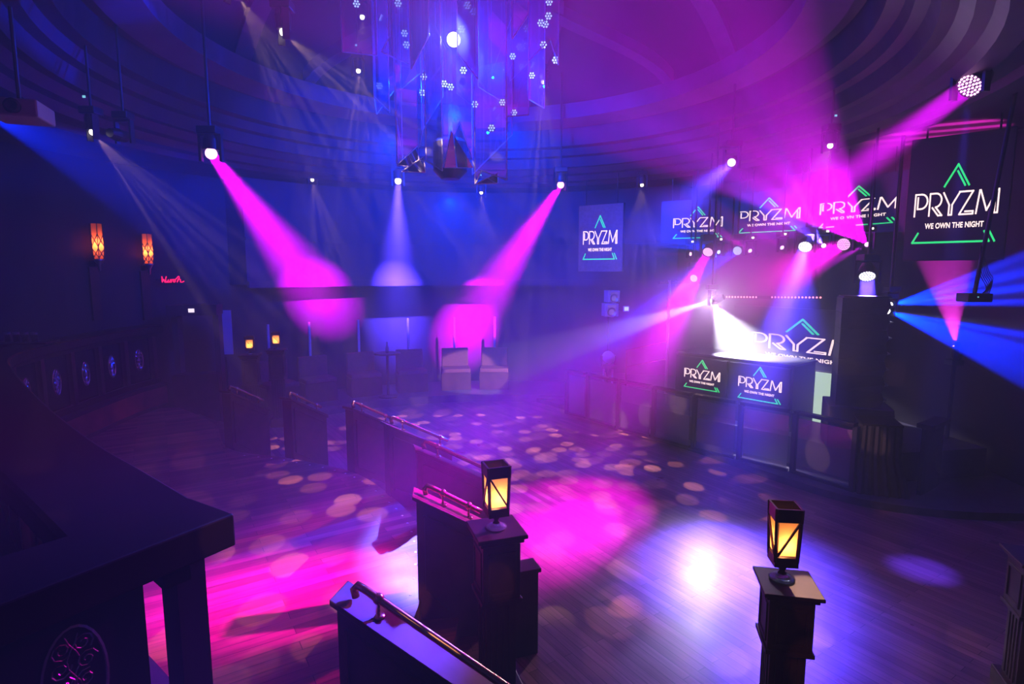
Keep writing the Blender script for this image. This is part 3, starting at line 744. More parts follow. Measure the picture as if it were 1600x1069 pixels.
# ---------------- small things left of the stage
def pa_box(px, py, Y, w, h, dp, label, rz, name='loudspeaker', m='cabinet', par=None):
    g = G(px, py, Y=Y); r = thing(name, label, 'speaker', (g.x, g.y, g.z - h / 2), rz)
    MB().box((0, 0, h / 2), (w, dp, h)).build('cabinet', M[m], r, bevel=.012)
    MB().lathe([(.001, 0), (w * .2, 0), (w * .33, .02), (w * .36, .0), (w * .38, .0)], 20, (0, -dp / 2 - .003, h * .35), mtx=Matrix.Rotation(PI / 2, 3, 'X')).build('woofer', M['steel'], r)
    MB().box((0, -dp / 2 - .006, h * .78), (w * .6, .012, h * .2)).build('horn', M['steel'], r)
    return r
grey = mat('grey speaker paint', (.35, .33, .38), .5); M['grey'] = grey
pa_box(956, 463, 12.2, .27, .25, .25, 'upper grey loudspeaker of the pair stacked at the left of the stage', .2, m='grey')
pa_box(953, 484, 12.2, .30, .28, .28, 'lower brighter loudspeaker of the pair stacked at the left of the stage', .1, m='grey')
g0 = G(953, 495, Y=12.2)
r = thing('speaker_pole', 'dark pole holding the small loudspeaker pair left of the stage', 'pole', (g0.x, g0.y + .2, .1))
MB().tube([(0, 0, 0), (0, 0, g0.z + .5)], .025, 10).build('pole', M['black'], r); MB().lathe([(.001, .03), (.2, .02), (.22, 0), (.001, 0)], 20).build('base', M['black'], r)
g = G(978, 487, Y=12.0); r = thing('control_box', 'small pale green lit box right of the stacked loudspeakers', 'box', (g.x, g.y, g.z), .1)
MB().box((0, 0, .06), (.12, .06, .12)).build('case', M['grey'], r); MB().box((0, -.033, .06), (.09, .006, .08)).build('display', M['green_glow'], r)
MB().bar((0, .03, .02), (g0.x - g.x + .02, g0.y + .2 - g.y, .02), .02).build('arm', M['black'], r)
# moving head parked on a stand on the barrier
g = G(950, 583, Y=11.7); r = thing('floor_moving_light', 'unlit moving light with round head standing above the left barrier', 'stage light', (g.x, g.y, .55))
hh = g.z - .55
MB().tube([(-.09, 0, 0), (-.09, 0, hh + .12)], .02, 8).build('stand_leg', M['grey'], r); MB().tube([(.09, 0, 0), (.09, 0, hh + .12)], .02, 8).build('stand_leg', M['grey'], r)
MB().box((0, 0, hh + .14), (.3, .25, .06)).build('base', M['black'], r)
MB().lathe([(.001, -.14), (.09, -.14), (.12, -.05), (.12, .12), (.001, .14)], 18, (0, 0, hh + .34), mtx=Matrix.Rotation(PI / 2, 3, 'X')).build('head', M['grey'], r, smooth=True)
MB().box((-.14, 0, hh + .26), (.03, .1, .22)).build('yoke_arm', M['black'], r); MB().box((.14, 0, hh + .26), (.03, .1, .22)).build('yoke_arm', M['black'], r)
g = G(1044, 500, Y=10.75); r = thing('lighting_stand', 'slim dark lighting pole with short crossbar left of the DJ booth', 'stand', (g.x, g.y, .55))
MB().tube([(0, 0, 0), (0, 0, 2.35)], .028, 8).build('pole', M['steel'], r); MB().bar((-.2, 0, 2.30), (.2, 0, 2.30), .04).build('crossbar', M['black'], r); MB().lathe([(.001, .03), (.2, .02), (.22, 0), (.001, 0)], 20).build('base', M['black'], r)
# handrail of the stage steps
a = G(979, 548, Y=11.9); b_ = G(1042, 533, Y=11.0); 
r = thing('stage_handrail', 'thin pinkish metal handrail climbing to the stage at left', 'handrail', (a.x, a.y, .55))
A = Vector((0, 0, a.z - .55)); B = Vector((b_.x - a.x, b_.y - a.y, b_.z - .55)); lo = Vector((0, 0, -.35))
MB().tube([Vector((0, 0, 0)), A, B, Vector((B.x, B.y, .0))], .016, 8).build('top_rail', M['brass'], r, smooth=True)
MB().tube([A + lo, B + lo], .013, 8).build('mid_rail', M['brass'], r, smooth=True)
# ---------------- booths along the back wall
def seat_unit(px, Y, label):
    dx0 = G(px, 500, Y=1.0).x
    Yv = next(y_ / 100 for y_ in range(900, 1600) if math.hypot(dx0 * y_ / 100 - CX, y_ / 100 - CY) > 6.35)
    g = Vector((dx0 * Yv, Yv, 0)); an = math.atan2(-(g.x - CX), g.y - CY)
    r = thing('banquette', label, 'seat', (g.x, g.y, .17), an, 'seats along the back wall')
    MB().box((0, 0, .22), (.72, .5, .44)).build('seat_base', M['dark_wood'], r); MB().box((0, -.02, .48), (.7, .5, .1)).build('seat_cushion', M['seat'], r, bevel=.02)
    MB().box((0, .28, .72), (.66, .1, .52)).build('backrest', M['seat'], r, bevel=.02)
    MB().tube([(0, .38, .9), (0, .38, 1.75)], .03, 8).build('post', M['grey'], r)
names = ['dim maroon', 'maroon', 'red lit', 'purple lit', 'pink lit', 'haze veiled']
pl_ = ['leftmost on the back wall', 'second from the left on the back wall', 'third from the left on the back wall', 'fourth from the left on the back wall', 'fifth from the left on the back wall', 'nearest the stage']
for (px, lab) in zip((430, 492, 566, 641, 711, 772), pl_): seat_unit(px, 13.75, 'square backed banquette with post, ' + lab)
g = G(606, 592, Y=13.0); r = thing('bar_table', 'tall round bar table in front of the back wall seats', 'table', (g.x, g.y, .17))
MB().lathe([(.001, 0), (.22, 0), (.22, .02), (.03, .05), (.03, .98), (.001, 1.0)], 20).build('pedestal', M['black'], r); MB().lathe([(.001, 1.0), (.3, 1.0), (.3, 1.03), (.001, 1.03)], 28).build('table_top', M['dark_wood'], r)
bt = MB().lathe([(.001, 0), (.035, 0), (.04, .12), (.015, .17), (.015, .26), (.001, .26)], 14).build('bottle', M['dish'], loc=(g.x, g.y, 1.2), smooth=True)
tag(bt, 'glass bottle standing on the tall bar table at the back', 'bottle')
# ---------------- left side: sconces, neon, bar fascia, ceiling box
for (px, py, lab, Ht) in ((146, 405, 'tall red and amber lit wall sconce, left of the pair on the left wall', .62), (227, 412, 'tall red and amber lit wall sconce, right of the pair beside the neon', .56)):
    best = min((abs((wall_pt(-q).x) / (wall_pt(-q).y) - (px - 800) / 899.0), q) for q in range(20, 100)); wp = wall_pt(-best[1])
    c = Vector((CX, CY, 0)); inn = (c - wp).normalized(); P = wp + inn * .2; g = G(px, py, Y=P.y)
    r = thing('wall_sconce', lab, 'wall lamp', (P.x, P.y, g.z), math.atan2(inn.y, inn.x) + PI / 2, None)
    s = Ht
    n8 = 6; rr = .10
    gl = MB().lathe([(rr * .82, 0), (rr, s * .35), (rr * .95, s)], n8).build('glass', M['sconce_glass'], r)
    fr = MB()
    for k in range(n8):
        a0 = 2 * PI * k / n8; a1 = 2 * PI * (k + 1) / n8
        P0 = lambda a, R, z: (R * 1.04 * math.cos(a), R * 1.04 * math.sin(a), z)
        fr.bar(P0(a0, rr * .82, 0), P0(a0, rr, s * .35), .012); fr.bar(P0(a0, rr, s * .35), P0(a0, rr * .95, s), .012)
        fr.bar(P0(a0, rr * .85, .02), P0(a1, rr, s * .3), .012); fr.bar(P0(a1, rr * .85, .02), P0(a0, rr, s * .3), .012)
        fr.bar(P0(a0, rr, s * .35), P0(a1, rr * .97, s * .7), .012); fr.bar(P0(a1, rr, s * .35), P0(a0, rr * .97, s * .7), .012)
    fr.build('frame', M['lantern_frame'], r)
    MB().lathe([(.001, -.22), (.02, -.2), (.03, -.1), (.07, -.03), (.085, 0), (.001, 0)], 12).build('finial', M['steel'], r, smooth=True)
    MB().box((0, .12, -.08), (.09, .14, .1)).build('bracket', M['dark_wood'], r)
    MB().box((0, .17, -.62), (.16, .05, .95)).build('backplate', M['dark_wood'], r)
    ld = bpy.data.lights.new('sconce flame', 'POINT'); ld.energy = 6; ld.color = (1, .5, .2); ld.shadow_soft_size = .02
    o = bpy.data.objects.new('sconce flame', ld); COL.objects.link(o); o.parent = r; o.location = (0, 0, s * .42)
# neon script
wp = min((abs(wall_pt(-q / 2).x / wall_pt(-q / 2).y - (257 - 800) / 892.0), q / 2) for q in range(40, 200)); P = wall_pt(-wp[1]); inn = (Vector((CX, CY, 0)) - P).normalized()
P = P + inn * .30; g = G(257, 437, Y=P.y)
r = thing('neon_sign', 'small red neon script sign on the left wall beside the sconce', 'sign', (P.x, P.y, g.z), math.atan2(inn.y, inn.x) + PI / 2)
W_ = 34 / 889 * P.y; k = W_ / 3.4
curve_pts = [[(0, .75), (.08, .85), (.05, 0), (.25, .5), (.42, .1), (.5, 0), (.6, .55), (.72, .9)],
             [(.62, .2), (.7, 0), (.85, .1), (1.0, .4), (.9, .1), (1.05, 0), (1.2, .15), (1.4, .42), (1.25, .3), (1.25, .05), (1.45, .05), (1.5, .35), (1.65, .4), (1.9, .42), (1.75, .25), (1.78, .04), (2.0, .08), (2.05, .4), (2.3, .6), (2.55, .9), (2.7, .7), (2.45, .35), (2.3, 0), (2.6, .45), (2.85, .35), (2.8, .05), (3.1, .0), (3.4, .14)]]
nm = MB()
for cp in curve_pts: nm.tube(smooth_path([Vector((-(x - 1.7) * k * -1, 0, (y - .4) * k)) for x, y in cp], 3), .009, 6)
nm.build('neon_tube', M['neon'], r, smooth=True)
MB().box((0, .04, 0), (W_ * 1.05, .02, .02)).build('backing_bar', M['black'], r)
MB().bar((-W_ * .4, .04, 0), (-W_ * .4, .29, 0), .02).bar((W_ * .4, .04, 0), (W_ * .4, .29, 0), .02).build('standoff', M['black'], r)
# kiosk with lit marker over a doorway
g = G(305, 484, Y=11.0); r = thing('bar_kiosk', 'dark bar kiosk with lit marker on its canopy, left of the small lanterns', 'kiosk', (g.x, g.y, 0), .25)
hh = g.z
MB().box((0, 0, hh), (.86, .5, .2)).build('canopy', M['back'], r); MB().box((0, -.26, hh), (.10, .015, .07)).build('marker_light', M['sign_glow'], r)
MB().box((-.36, .1, hh / 2 - .05), (.1, .3, hh - .1)).build('side_post', M['back'], r); MB().box((.36, .1, hh / 2 - .05), (.1, .3, hh - .1)).build('side_post', M['back'], r)
MB().box((0, -.1, .55), (.8, .4, 1.1)).build('counter', M['dark_wood'], r)
g = G(348, 512, Y=11.5); r = thing('lit_doorway_panel', 'upright pale panel standing in for the lit doorway by the bar kiosk', 'board', (g.x, g.y, 0), .25)  # pale board put in for the lit doorway
MB().box((0, 0, g.z - .1), (.34, .04, .9)).build('board', M['grey'], r); MB().box((0, .04, g.z / 2 - .3), (.06, .04, g.z - .6)).build('stand', M['black'], r)
g = G(32, 175, Y=4.6)
r = thing('projector', 'pale box shaped projector under the ceiling at the upper left edge', 'projector', (g.x, g.y, g.z), .35)
MB().box((0, 0, 0), (.34, .34, .13)).build('case', M['grey'], r, bevel=.015)
MB().lathe([(.001, 0), (.05, 0), (.055, .03), (.04, .04), (.001, .02)], 18, (.02, -.17, 0), mtx=Matrix.Rotation(PI / 2, 3, 'X')).build('lens', M['black'], r)
MB().tube([(0, 0, .06), (0, 0, 5.05 - g.z)], .015, 8).build('hanger', M['black'], r)
# glassware on the rail shelf behind the balustrade
for k, (x, y) in enumerate(((12, 532), (26, 530), (40, 529), (54, 528))):
    g = G(x, y, Y=8.0); 
    gm = MB().lathe([(.035, 0), (.04, .1), (.045, .14), (.042, .14), (.036, .01), (.001, .012)], 14).build('drinking_glass', M['dish'], loc=(g.x, g.y, 2.07), smooth=True)
    tag(gm, 'clear drinking glass on the high table at far left, ' + ('at the frame edge', 'second from the frame edge', 'third from the frame edge', 'furthest from the frame edge')[k], 'glass', 'glasses on the far left high table')
g = G(33, 530, Y=8.0); r = thing('high_table', 'dark high table behind the far left of the balustrade', 'table', (g.x, g.y, .95), .3)
MB().box((0, 0, 1.1), (.75, .45, .04)).build('table_top', M['dark_wood'], r); MB().tube([(0, 0, 0), (0, 0, 1.08)], .03, 8).build('pedestal', M['black'], r)

# ================================================================ CHANDELIER
ch = Vector((-.80, 7.6, 4.6)); 
r = thing('chandelier', 'huge hanging chandelier of clear acrylic shards with blue lit lamps at top centre', 'chandelier', (ch.x, ch.y, ch.z))
MB().lathe([(.001, 2.4), (1.3, 2.4), (1.3, 2.25), (.001, 2.25)], 40).build('ceiling_plate', M['black'], r)
core = MB().lathe([(.001, .55), (.12, .55), (.17, .4), (.17, .15), (.22, .1), (.22, -.25), (.12, -.35), (.001, -.36)], 20).build('projector_core', M['black'], r)
MB().tube([(0, 0, .5), (0, 0, 2.3)], .04, 10).build('centre_pole', M['black'], core)
def shard(px0, px1, ytop, ybl, ybr, Y, yaw, tilt=0.0, tip=None, m='acrylic'):
    """vertical sheet whose lower edge is slanted; given by its outline at depth Y"""
    a = G(px0, ybl, Y=Y) - ch; b_ = G(px1, ybr, Y=Y) - ch; zt = G(px0, ytop, Y=Y).z - ch.z
    cx_ = (a.x + b_.x) / 2; y0 = a.y; R = Matrix.Rotation(yaw, 3, 'Z'); k = 1 / max(.3, math.cos(yaw))
    def w(x, z): v = R @ Vector(((x - cx_) * k, 0, 0)); return Vector((cx_ + v.x, y0 + v.y, z))
    pts = [w(a.x, zt), w(a.x, a.z)]
    if tip: t = G(tip[0], tip[1], Y=Y) - ch; pts.append(w(t.x, t.z))
    pts += [w(b_.x, b_.z), w(b_.x, zt)]
    nrm = R @ Vector((0, .008, 0))
    o = MB().prism(pts, nrm).build('acrylic_shard', M[m], r)
    e = MB()
    for q in range(len(pts) - 1): e.bar(pts[q], pts[q + 1], .011, .012)
    e.build('polished_edge', M['acrylic_edge'], o)
    return o
SH = [(537, 588, -60, 84, 84, 7.0, .3, None), (583, 610, -60, 150, 178, 7.3, -.5, None), (611, 640, -60, 60, 98, 6.9, .6, (600, 88)),
      (586, 618, -60, 150, 134, 8.0, .4, (590, 180)), (622, 664, -60, 140, 112, 8.1, -.3, None), (622, 660, -60, 262, 200, 7.0, .35, (655, 228)),
      (618, 628, -60, 172, 250, 7.6, .9, None), (665, 692, -60, 250, 268, 6.8, -.4, None), (660, 692, -60, 205, 150, 7.9, .2, None),
      (692, 742, -60, 262, 262, 7.1, .1, (718, 190)), (742, 792, -60, 288, 282, 6.8, -.2, (752, 266)), (748, 792, -60, 140, 160, 7.7, .5, None),
      (737, 800, 100, 270, 215, 7.4, -.5, None), (790, 826, -60, 184, 178, 7.2, .3, None), (826, 850, -60, 90, 172, 7.8, -.7, (826, 152)),
      (826, 873, -60, 97, 100, 6.9, .2, (860, 60)), (768, 800, -60, 118, 24, 8.2, .1, None), (680, 702, -60, 40, 90, 8.2, -.2, None),
      (640, 672, -60, 105, 60, 6.6, -.6, None), (716, 746, -60, 88, 120, 6.5, .7, None), (800, 825, -60, 60, 25, 6.6, -.3, None)]
for (x0, x1, yt, yl, yr, Y, yaw, tip) in SH: shard(x0, x1, yt, yl, yr, Y, yaw, 0, tip)
def facet(ps, Y, m, nm):
    P = [G(x, y, Y=Y + dy) - ch for x, y, dy in ps]; nn = (P[1] - P[0]).cross(P[2] - P[0]).normalized() * .008
    o = MB().prism(P, nn).build(nm, M[m], r); e = MB()
    for q in range(len(P)): e.bar(P[q], P[(q + 1) % len(P)], .010, .010)
    e.build('polished_edge', M['acrylic_edge'], o)
facet([(694, 262, 0), (739, 262, .2), (705, 205, .1)], 6.9, 'mirror', 'mirrored_facet')
facet([(620, 258, 0), (653, 228, .3), (655, 262, .2)], 6.7, 'mirror', 'mirrored_facet')
facet([(742, 288, 0), (778, 270, .2), (778, 286, .1)], 6.7, 'mirror', 'mirrored_facet')
facet([(628, 268, 0), (662, 245, .3), (665, 270, .2)], 6.6, 'mirror', 'mirrored_facet')
def cluster(px, py, Y, big=False, m='glow_blue'):
    p = G(px, py, Y=Y) - ch; q = aimq(-(p + ch) + Vector((0, 0, 3.05)))
    s = .03 if not big else .06
    h = MB().lathe([(.001, s * 1.6), (s * 1.1, s * 1.4), (s * 1.5, 0.006), (s * 1.45, 0), (.001, .004)], 16).build('spotlight_can', M['black'], r, loc=p, rot=q)
    e = MB()
    for k in range(7):
        x, y = (0, 0) if k == 0 else (s * math.cos(k * PI / 3), s * math.sin(k * PI / 3))
        e.lathe([(.001, -.008), (s * .36, -.006), (s * .36, .0)], 10, (x, y, 0))
    e.build('led_cluster', M[m], h)
for (x, y, Y) in ((557, 6, 7.2), (622, 5, 7.0), (632, 52, 7.4), (635, 70, 7.2), (662, 120, 7.3), (660, 145, 7.7), (592, 134, 7.5), (731, 8, 6.9), (740, 18, 7.6), (722, 45, 7.0), (724, 110, 6.9), (694, 131, 7.0),
                (858, 3, 7.0), (852, 38, 7.1), (845, 36, 7.0), (857, 25, 7.0), (849, 70, 7.0), (868, 94, 7.0), (831, 118, 7.6), (801, 88, 7.8), (803, 176, 7.6), (768, 200, 7.0), (742, 163, 7.2), (704, 136, 7.1), (785, 160, 7.3)): cluster(x, y, Y)

# ================================================================ STAGE LIGHTING
def u_yoke(w, dp, t, z0, z1):
    s_ = 1 if z1 > z0 else -1
    a, b_ = w - t / 2, w + t / 2
    pts = [(-b_, -dp / 2, z0), (-b_, -dp / 2, z1), (b_, -dp / 2, z1), (b_, -dp / 2, z0), (a, -dp / 2, z0), (a, -dp / 2, z1 - t * s_), (-a, -dp / 2, z1 - t * s_), (-a, -dp / 2, z0)]
    return MB().prism(pts, (0, dp, 0))
def wash(px, py, Y, tgt, col, power, label, size=.22, spread=18, lens='glow_pink', name='wash_light', top=None, dirv=None, extra=(), dome=False):
    p = G(px, py, Y=Y); t = G(tgt[0], tgt[1], Y=tgt[2]) if dirv is None else p + Vector(dirv); d = (t - p).normalized(); q = aimq(d)
    r = thing(name, label, 'stage light', p, 0, 'LED wash lights')
    R = size / 2 + .02
    ball = size / 2 if dome else 0.0
    if dome: q = Quaternion((1, 0, 0, 0))
    hd = MB().lathe([(.001, .24), (R * .6, .23), (R * .95, .12), (R, 0.0), (R * .96, -.006), (R * .92, 0.004), (.001, .006)], 22).build('head', M['black'], r, rot=q, loc=(0, 0, ball * .7), smooth=False)
    e = MB(); rings = ((0, 1), (.33, 6), (.62, 12), (.90, 18))
    for rr, nn in rings:
        for k in range(nn):
            a = 2 * PI * k / nn; e.lathe([(.001, -.008), (size * .050, -.006), (size * .054, .004)], 8, (rr * size / 2 * math.cos(a), rr * size / 2 * math.sin(a), 0))
    if dome: e = MB().sphere((0, 0, -ball * .7), ball, 14)
    e.build('led_lens', M[lens], hd, smooth=dome)
    tz = ceil_z(p.x, p.y)
    yz = math.atan2(d.y, d.x) + PI / 2
    u_yoke(R + .03, .08, .03, -.1, .23).build('yoke', M['black'], r, rot=(0, 0, yz))
    MB().box((0, 0, .27), (.24, .2, .09)).build('base', M['black'], r, bevel=.01)
    MB().tube([(0, 0, .3), (0, 0, max(.35, tz - p.z))], .018, 8).build('hanger', M['black'], r)
    disk('wash beam', p + d * (.02 + ball), d, col, power, size * .9, spread, r)
    for (x2, y2, z2, c2, pw2, sp2) in extra:
        d2 = (G(x2, y2, z2) - p).normalized(); spot('added floor beam', p + d2 * (R + .03), d2, c2, pw2, sp2, 1.0, .03, r)  # extra spots added at the fixture to put coloured pools on the floor
    return r
def beam(px, py, Y, tgt, col, power, label, ang=12, lens='glow_white', gobo=None, top=4.98, blend=.3, name='beam_light', rad=.02, extra=(), hanger=True, roll=0.0, indicator=False, group='beam lights over the stage'):
    p = G(px, py, Y=Y); t = G(tgt[0], tgt[1], Y=tgt[2]); d = (t - p).normalized(); q = aimq(d)
    r = thing(name, label, 'stage light', p, 0, group)
    R = .06
    hd = MB().lathe([(.001, .22), (.05, .22), (.075, .12), (.065, 0.0), (.05, -.004), (.001, .01)], 16).build('head', M['black'], r, rot=Quaternion((1, 0, 0, 0)) if indicator else q, loc=(0, 0, .03) if indicator else None)
    if indicator: MB().sphere((0, 0, -.02), .035, 10).build('lens', M[lens], hd, smooth=True)
    else: MB().lathe([(.001, -.012), (.025, -.010), (.045, .004)], 14).build('lens', M[lens], hd, smooth=True)
    up = 1 if hanger else -1
    if hanger: top = ceil_z(p.x, p.y)
    yz = math.atan2(d.y, d.x) + PI / 2
    u_yoke(.095, .06, .022, -.08 * up, .19 * up).build('yoke', M['black'], r, rot=(0, 0, yz))
    MB().box((0, 0, .24 * up), (.18, .16, .08)).build('base', M['black'], r, bevel=.01)
    if hanger: MB().tube([(0, 0, .27), (0, 0, max(.32, top - p.z))], .014, 8).build('hanger', M['black'], r)
    else: MB().tube([(0, 0, -.27), (0, 0, min(-.3, top - p.z))], .03, 8).build('stand', M['black'], r)
    if hanger and not indicator and 4.2 > p.z > 3.3: MB().box((0, -.10, .24), (.035, .012, .03)).build('indicator', M['glow_warm'], r)
    if indicator: MB().box((0, -.09, .37), (.03, .01, .025)).build('indicator', M['glow_cyan'], r)
    spot('beam', p + d * ((.06 if indicator else .03) + rad), d, col, power, ang, blend, rad, r, gobo, roll)
    for (tx_, ty_, tY, c2, pw2, an2) in extra:
        d2 = (G(tx_, ty_, Y=tY) - p).normalized(); spot('beam', p + d2 * (.05 + rad), d2, c2, pw2, an2, .5, rad, r)
    return r
K = 1.7
# washes that light the back of the room
wash(330, 240, 7.3, (505, 470, 13.9), MAG, 170 * K, 'magenta wash light at upper left throwing a beam down to the right', size=.14, spread=15, dome=True)
wash(622, 283, 11.6, (621, 450, 13.9), LAV, 260 * K, 'white blue wash light under the chandelier, beam falling on the back wall', size=.13, spread=24, lens='glow_white', dome=True, extra=((648, 850, .5, (.16, .13, 1), 9000, 9),))  # extra floor beam stands in for this lamp's reflection
wash(876, 289, 11.0, (765, 460, 13.9), MAG, 260 * K, 'magenta wash light right of the chandelier with beam down to the left', size=.13, spread=19, dome=True, extra=((400, 900, .5, PINK, 3000, 18),))
wash(1143, 254, 9.0, (1080, 310, 7.6), LAV, 50 * K, 'small blue white wash light high above the stage screens', size=.12, spread=16, lens='glow_white')
wash(1515, 134, 6.0, (1130, 420, 5.3), MAG, 50 * K, 'big magenta wash light at the upper right corner', size=.22, spread=11, extra=((1440, 890, 0, LAV, 5000, 9),))  # extra floor beam added for the blue reflected patch
wash(1258, 386, 9.6, (1212, 520, 8.2), LAV, 70 * K, 'white wash light over the stage with blue beam falling to the booth', size=.20, spread=14, lens='glow_white', extra=((1190, 930, 0, LAV, 8000, 26),))
wash(1318, 382, 9.3, (1200, 440, 7.6), MAGB, 35 * K, 'pink lit wash light right of the blue one over the stage', size=.19, spread=20)
wash(1106, 394, 10.6, (1050, 500, 9.2), MAG, 30 * K, 'pink wash light over the left of the stage with magenta beam', size=.17, spread=14, extra=((880, 800, 0, MAG, 13000, 25),))
wash(1152, 392, 11.2, (1050, 450, 9.4), BLUE, 20 * K, 'bluish wash light tilted left above the dazzling lamp', size=.16, spread=14, lens='glow_blue')
wash(1084, 435, 11.3, (1010, 490, 9.9), BLUE, 60 * K, 'lowest small bluish wash light at the left of the stage', size=.14, spread=14, lens='glow_blue')
wash(1355, 432, 8.3, (1355, 540, 7.6), LAV, 90 * K, 'white wash light directly above the speaker tower', size=.20, spread=12, lens='glow_white')
# fans of beams above the stage
beam(1355, 382, 9.1, (1085, 95, 5.8), MAG, 16000 * K, 'beam light with broad magenta fan, rightmost over the stage', 25, 'glow_pink', roll=PI / 2, gobo=(2.6, .35, 'fan', 1.0), extra=((1120, 500, 8.5, MAG, 1600, 14),))
beam(1287, 384, 10.0, (1080, 170, 6.6), LAV, 18000 * K, 'beam light with pale blue fan, second from right over the stage', 17, 'glow_white', roll=PI / 2, gobo=(4, .35, 'fan', 2.0))
beam(1222, 387, 10.6, (1040, 280, 9.0), MAGB, 900 * K, 'beam light with thin pink ray, third from right over the stage', 9, 'glow_pink')
beam(1172, 392, 11.0, (980, 270, 9.0), MAGB, 1200 * K, 'beam light with thin pink ray above the bluish wash light', 12, 'glow_pink')
beam(1123, 394, 11.2, (860, 320, 9.0), BLUE, 5000 * K, 'beam light with blue fan pointing left over the stage', 17, 'glow_blue', roll=PI / 2, gobo=(4.5, .4, 'fan', 3.0))
beam(1079, 397, 11.6, (860, 400, 10.5), MAGB, 500 * K, 'beam light with faint pink ray, leftmost over the stage', 8, 'glow_pink')
# dazzling white lamp and its rays
beam(1112, 470, 9.9, (850, 552, 12.4), WHITE, 3800 * K, 'dazzling white moving light left above the booth', 13, 'glow_white', top=3.6, rad=.03,
     extra=((960, 600, 8.0, WHITE, 600, 4), (985, 690, 8.0, WHITE, 600, 4), (1190, 600, 9.6, (.85, .8, 1), 4500, 64), (1130, 500, 3.0, (.85, .7, 1), 1500, 90)))
# right side: blue and pink fans
beam(1392, 476, 8.7, (1640, 430, 6.6), BLUE, 12000 * K, 'blue beam light, upper one behind the speaker tower', 22, 'glow_white', top=3.6, roll=PI / 2, gobo=(3.2, .4, 'fan', 6.0), extra=((1600, 455, 6.8, (.4, .5, 1), 900, 4),))
beam(1388, 487, 8.7, (1640, 570, 6.6), BLUE, 14000 * K, 'blue beam light, lower one behind the speaker tower', 22, 'glow_white', top=3.6, roll=PI / 2, gobo=(3.5, .4, 'fan', 7.3), extra=((1600, 510, 6.8, (.5, .6, 1), 1400, 4),))
beam(1493, 541, 8.4, (1478, 400, 8.5), (1, .03, .8), 1600 * K, 'upward pink fan light low at the right side', 34, 'glow_pink', gobo=(2.4, .45, 'fan', 5.0), top=.12, hanger=False)
# blue beams on the left
beam(-30, 175, 5.6, (230, 290, 8.5), BLUE, 3500 * K, 'blue beam light just at the left edge of the room', 26, 'glow_blue')
beam(195, 214, 7.0, (330, 252, 8.6), BLUE, 300 * K, 'small blue light left of the magenta wash at upper left', 14, 'glow_blue')
# white gobo projectors
GB = [(145, 208, 6.7, (300, 380, 7.5), 'white breakup light at far left of the ceiling'), (443, 52, 5.6, (620, 210, 6.2), 'white breakup light upper left of the chandelier'),
      (566, 28, 9.0, (570, 200, 8.2), 'white breakup light seen through the upper left shard'), (560, 112, 9.6, (590, 300, 8.6), 'white breakup light beside the left shards'),
      (488, 282, 12.2, (520, 420, 11.5), 'small white breakup light over the left back wall'), (752, 302, 12.7, (752, 430, 12.0), 'small white breakup light under the chandelier tip'),
      (848, 129, 10.2, (850, 300, 9.4), 'white breakup light right of the chandelier'), (1003, 290, 11.8, (1000, 410, 10.9), 'small white breakup light above the hanging grey screen'),
      (1297, 229, 7.8, (1255, 330, 6.8), 'white breakup light above the stretched logo screens'), (368, -14, 5.0, (430, 90, 5.4), 'white breakup light at the top left edge')]
for i, (x, y, Y, t, lab) in enumerate(GB):
    beam(x, y, Y, t, WARM, (500 if i == 8 else 1200) * K, lab, 40, 'glow_warm', gobo=(11, .27, 'dots', i * 1.37 + .3), name='breakup_light', top=5.0 if Y > 6 else 5.9, indicator=True, rad=.012, group='white breakup lights', blend=.2)
# chandelier centre lamp and glow, plus blue spots added to colour the haze
p = G(709, 62, Y=7.0); q = aimq(Vector((0, 0, 3.05)) - p)
hd = MB().lathe([(.001, .25), (.09, .24), (.11, .1), (.10, 0), (.001, .01)], 20).build('centre_lamp', M['black'], r if False else bpy.data.objects['chandelier'], loc=p - ch, rot=q)
MB().lathe([(.001, -.02), (.06, -.015), (.08, .002)], 18).build('lens', M['glow_white'], hd)
CHN = bpy.data.objects['chandelier']
spot('centre lamp beam', p + (Vector((0, 0, 3.0)) - p).normalized() * .06, Vector((-.05, -1, -.35)), (.08, .1, 1), 1800 * K, 60, 1.0, .03, CHN)
for (dx, dy, dz, pw) in ((-.5, .2, .9, 900), (.7, .0, 1.0, 900), (.1, -.4, .3, 500), (.2, .5, 1.3, 900)):
    ld = bpy.data.lights.new('chandelier glow', 'POINT'); ld.color = (.0, .03, 1.0); ld.energy = pw * K * .15; ld.shadow_soft_size = .012
    o = bpy.data.objects.new('chandelier glow', ld); COL.objects.link(o); o.parent = CHN; o.location = (dx, dy, dz)
spot('added blue downlight', ch + Vector((.3, -.3, 1.9)), Vector((-.05, .25, -1)), (.0, .03, 1), 5500, 60, .8, .05, CHN)  # blue spot added among the shards to tint the haze below
for lx_, lz_ in ((-.9, .3), (.7, .45), (-.1, -.55)): spot('added blue haze flood', ch + Vector((lx_, .75, lz_)), Vector((lx_ * .5, 1, -.25)), (.0, .03, 1), 1900, 120, 1.0, .03, CHN)  # added blue floods, no lamps modelled, filling the haze behind with blue
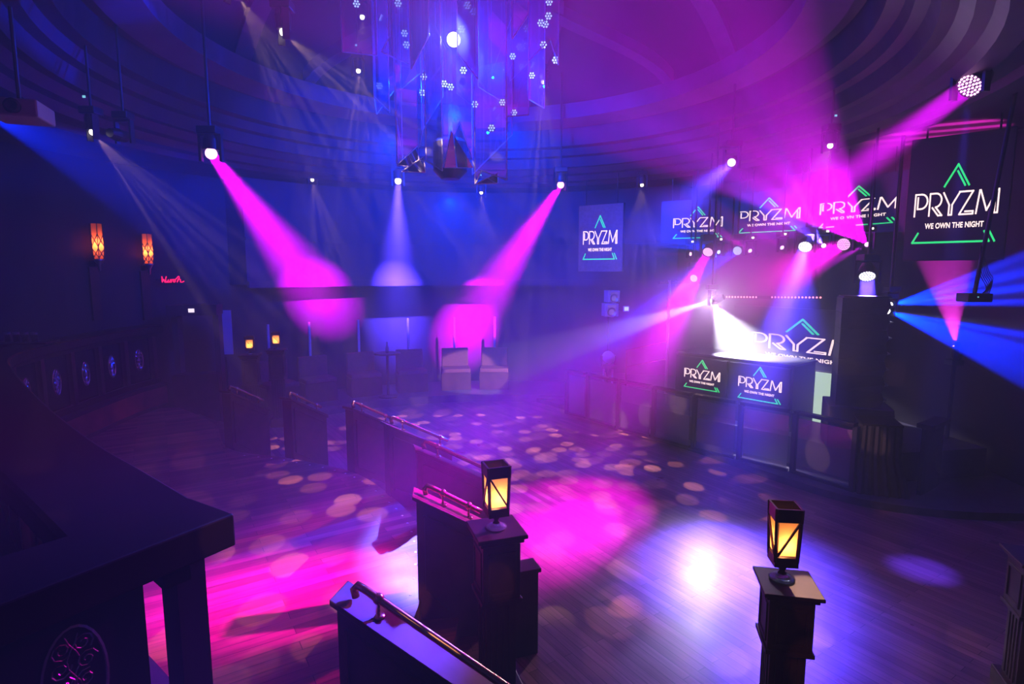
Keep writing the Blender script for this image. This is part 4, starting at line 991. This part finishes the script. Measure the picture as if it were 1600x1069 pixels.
# led bar with red dots behind the booth
g = G(1195, 464, Y=11.2); g2 = G(1282, 465, Y=10.3); g1 = G(1118, 464, Y=12.0); d = g2 - g1
r = thing('led_bar', 'long thin bar of small red lamps above the booth', 'light bar', (g1.x, g1.y, g1.z), 0)
MB().bar((0, .05, 0), (d.x, d.y + .05, d.z), .06).build('housing', M['black'], r)
e = MB()
for k in range(34):
    if 15 <= k < 19: continue
    t = k / 33; e.sphere((d.x * t, d.y * t, d.z * t), .017, 6)
e.build('red_lamp', M['glow_red'], r)
MB().tube([(0, .05, 0), (0, .05, ceil_z(g1.x, g1.y) - g1.z)], .012, 6).build('hanger', M['black'], r); MB().tube([(d.x, d.y + .05, d.z), (d.x, d.y + .05, ceil_z(g2.x, g2.y) - g1.z)], .012, 6).build('hanger', M['black'], r)
# hanging projector at the right with cables
g = G(1522, 465, Y=6.6)
r = thing('hanging_projector', 'black box with loose cables hanging on a pole at the right', 'projector', g, -.1)
MB().box((0, 0, 0), (.26, .22, .10)).build('case', M['black'], r, bevel=.01)
MB().tube([(.0, 0, .05), (.22, 0, 5.05 - g.z), ], .022, 10).build('pole', M['black'], r)
cb = MB()
for k in range(6): cb.tube(smooth_path([Vector((.02, 0, .6)), Vector((.03 + .02 * k, .0, .3)), Vector((.10 + .012 * k, -.03, .12 + .02 * k)), Vector((.05 + .015 * k, -.05, .05))], 4), .005, 5)
cb.build('cable', M['black'], r); MB().box((-.03, -.112, .01), (.012, .004, .012)).build('indicator', M['glow_cyan'], r)
# unseen breakup spots added above and behind the camera to dapple the floors
def ft(px, py, z=0.0): g = G(px, py, z); return (g.x, g.y, g.z)
spot('added floor breakup', (0.4, -.5, 4.85), Vector(ft(1100, 760)) - Vector((.4, -.5, 4.85)), WARM, 200, 80, .2, .015, gobo=(14, .32, 'dots', 18.1))
spot('added floor breakup', (.8, -.2, 4.85), Vector(ft(420, 740, .5)) - Vector((.8, -.2, 4.85)), WARM, 700, 40, .2, .015, gobo=(15, .32, 'dots', 23.3))
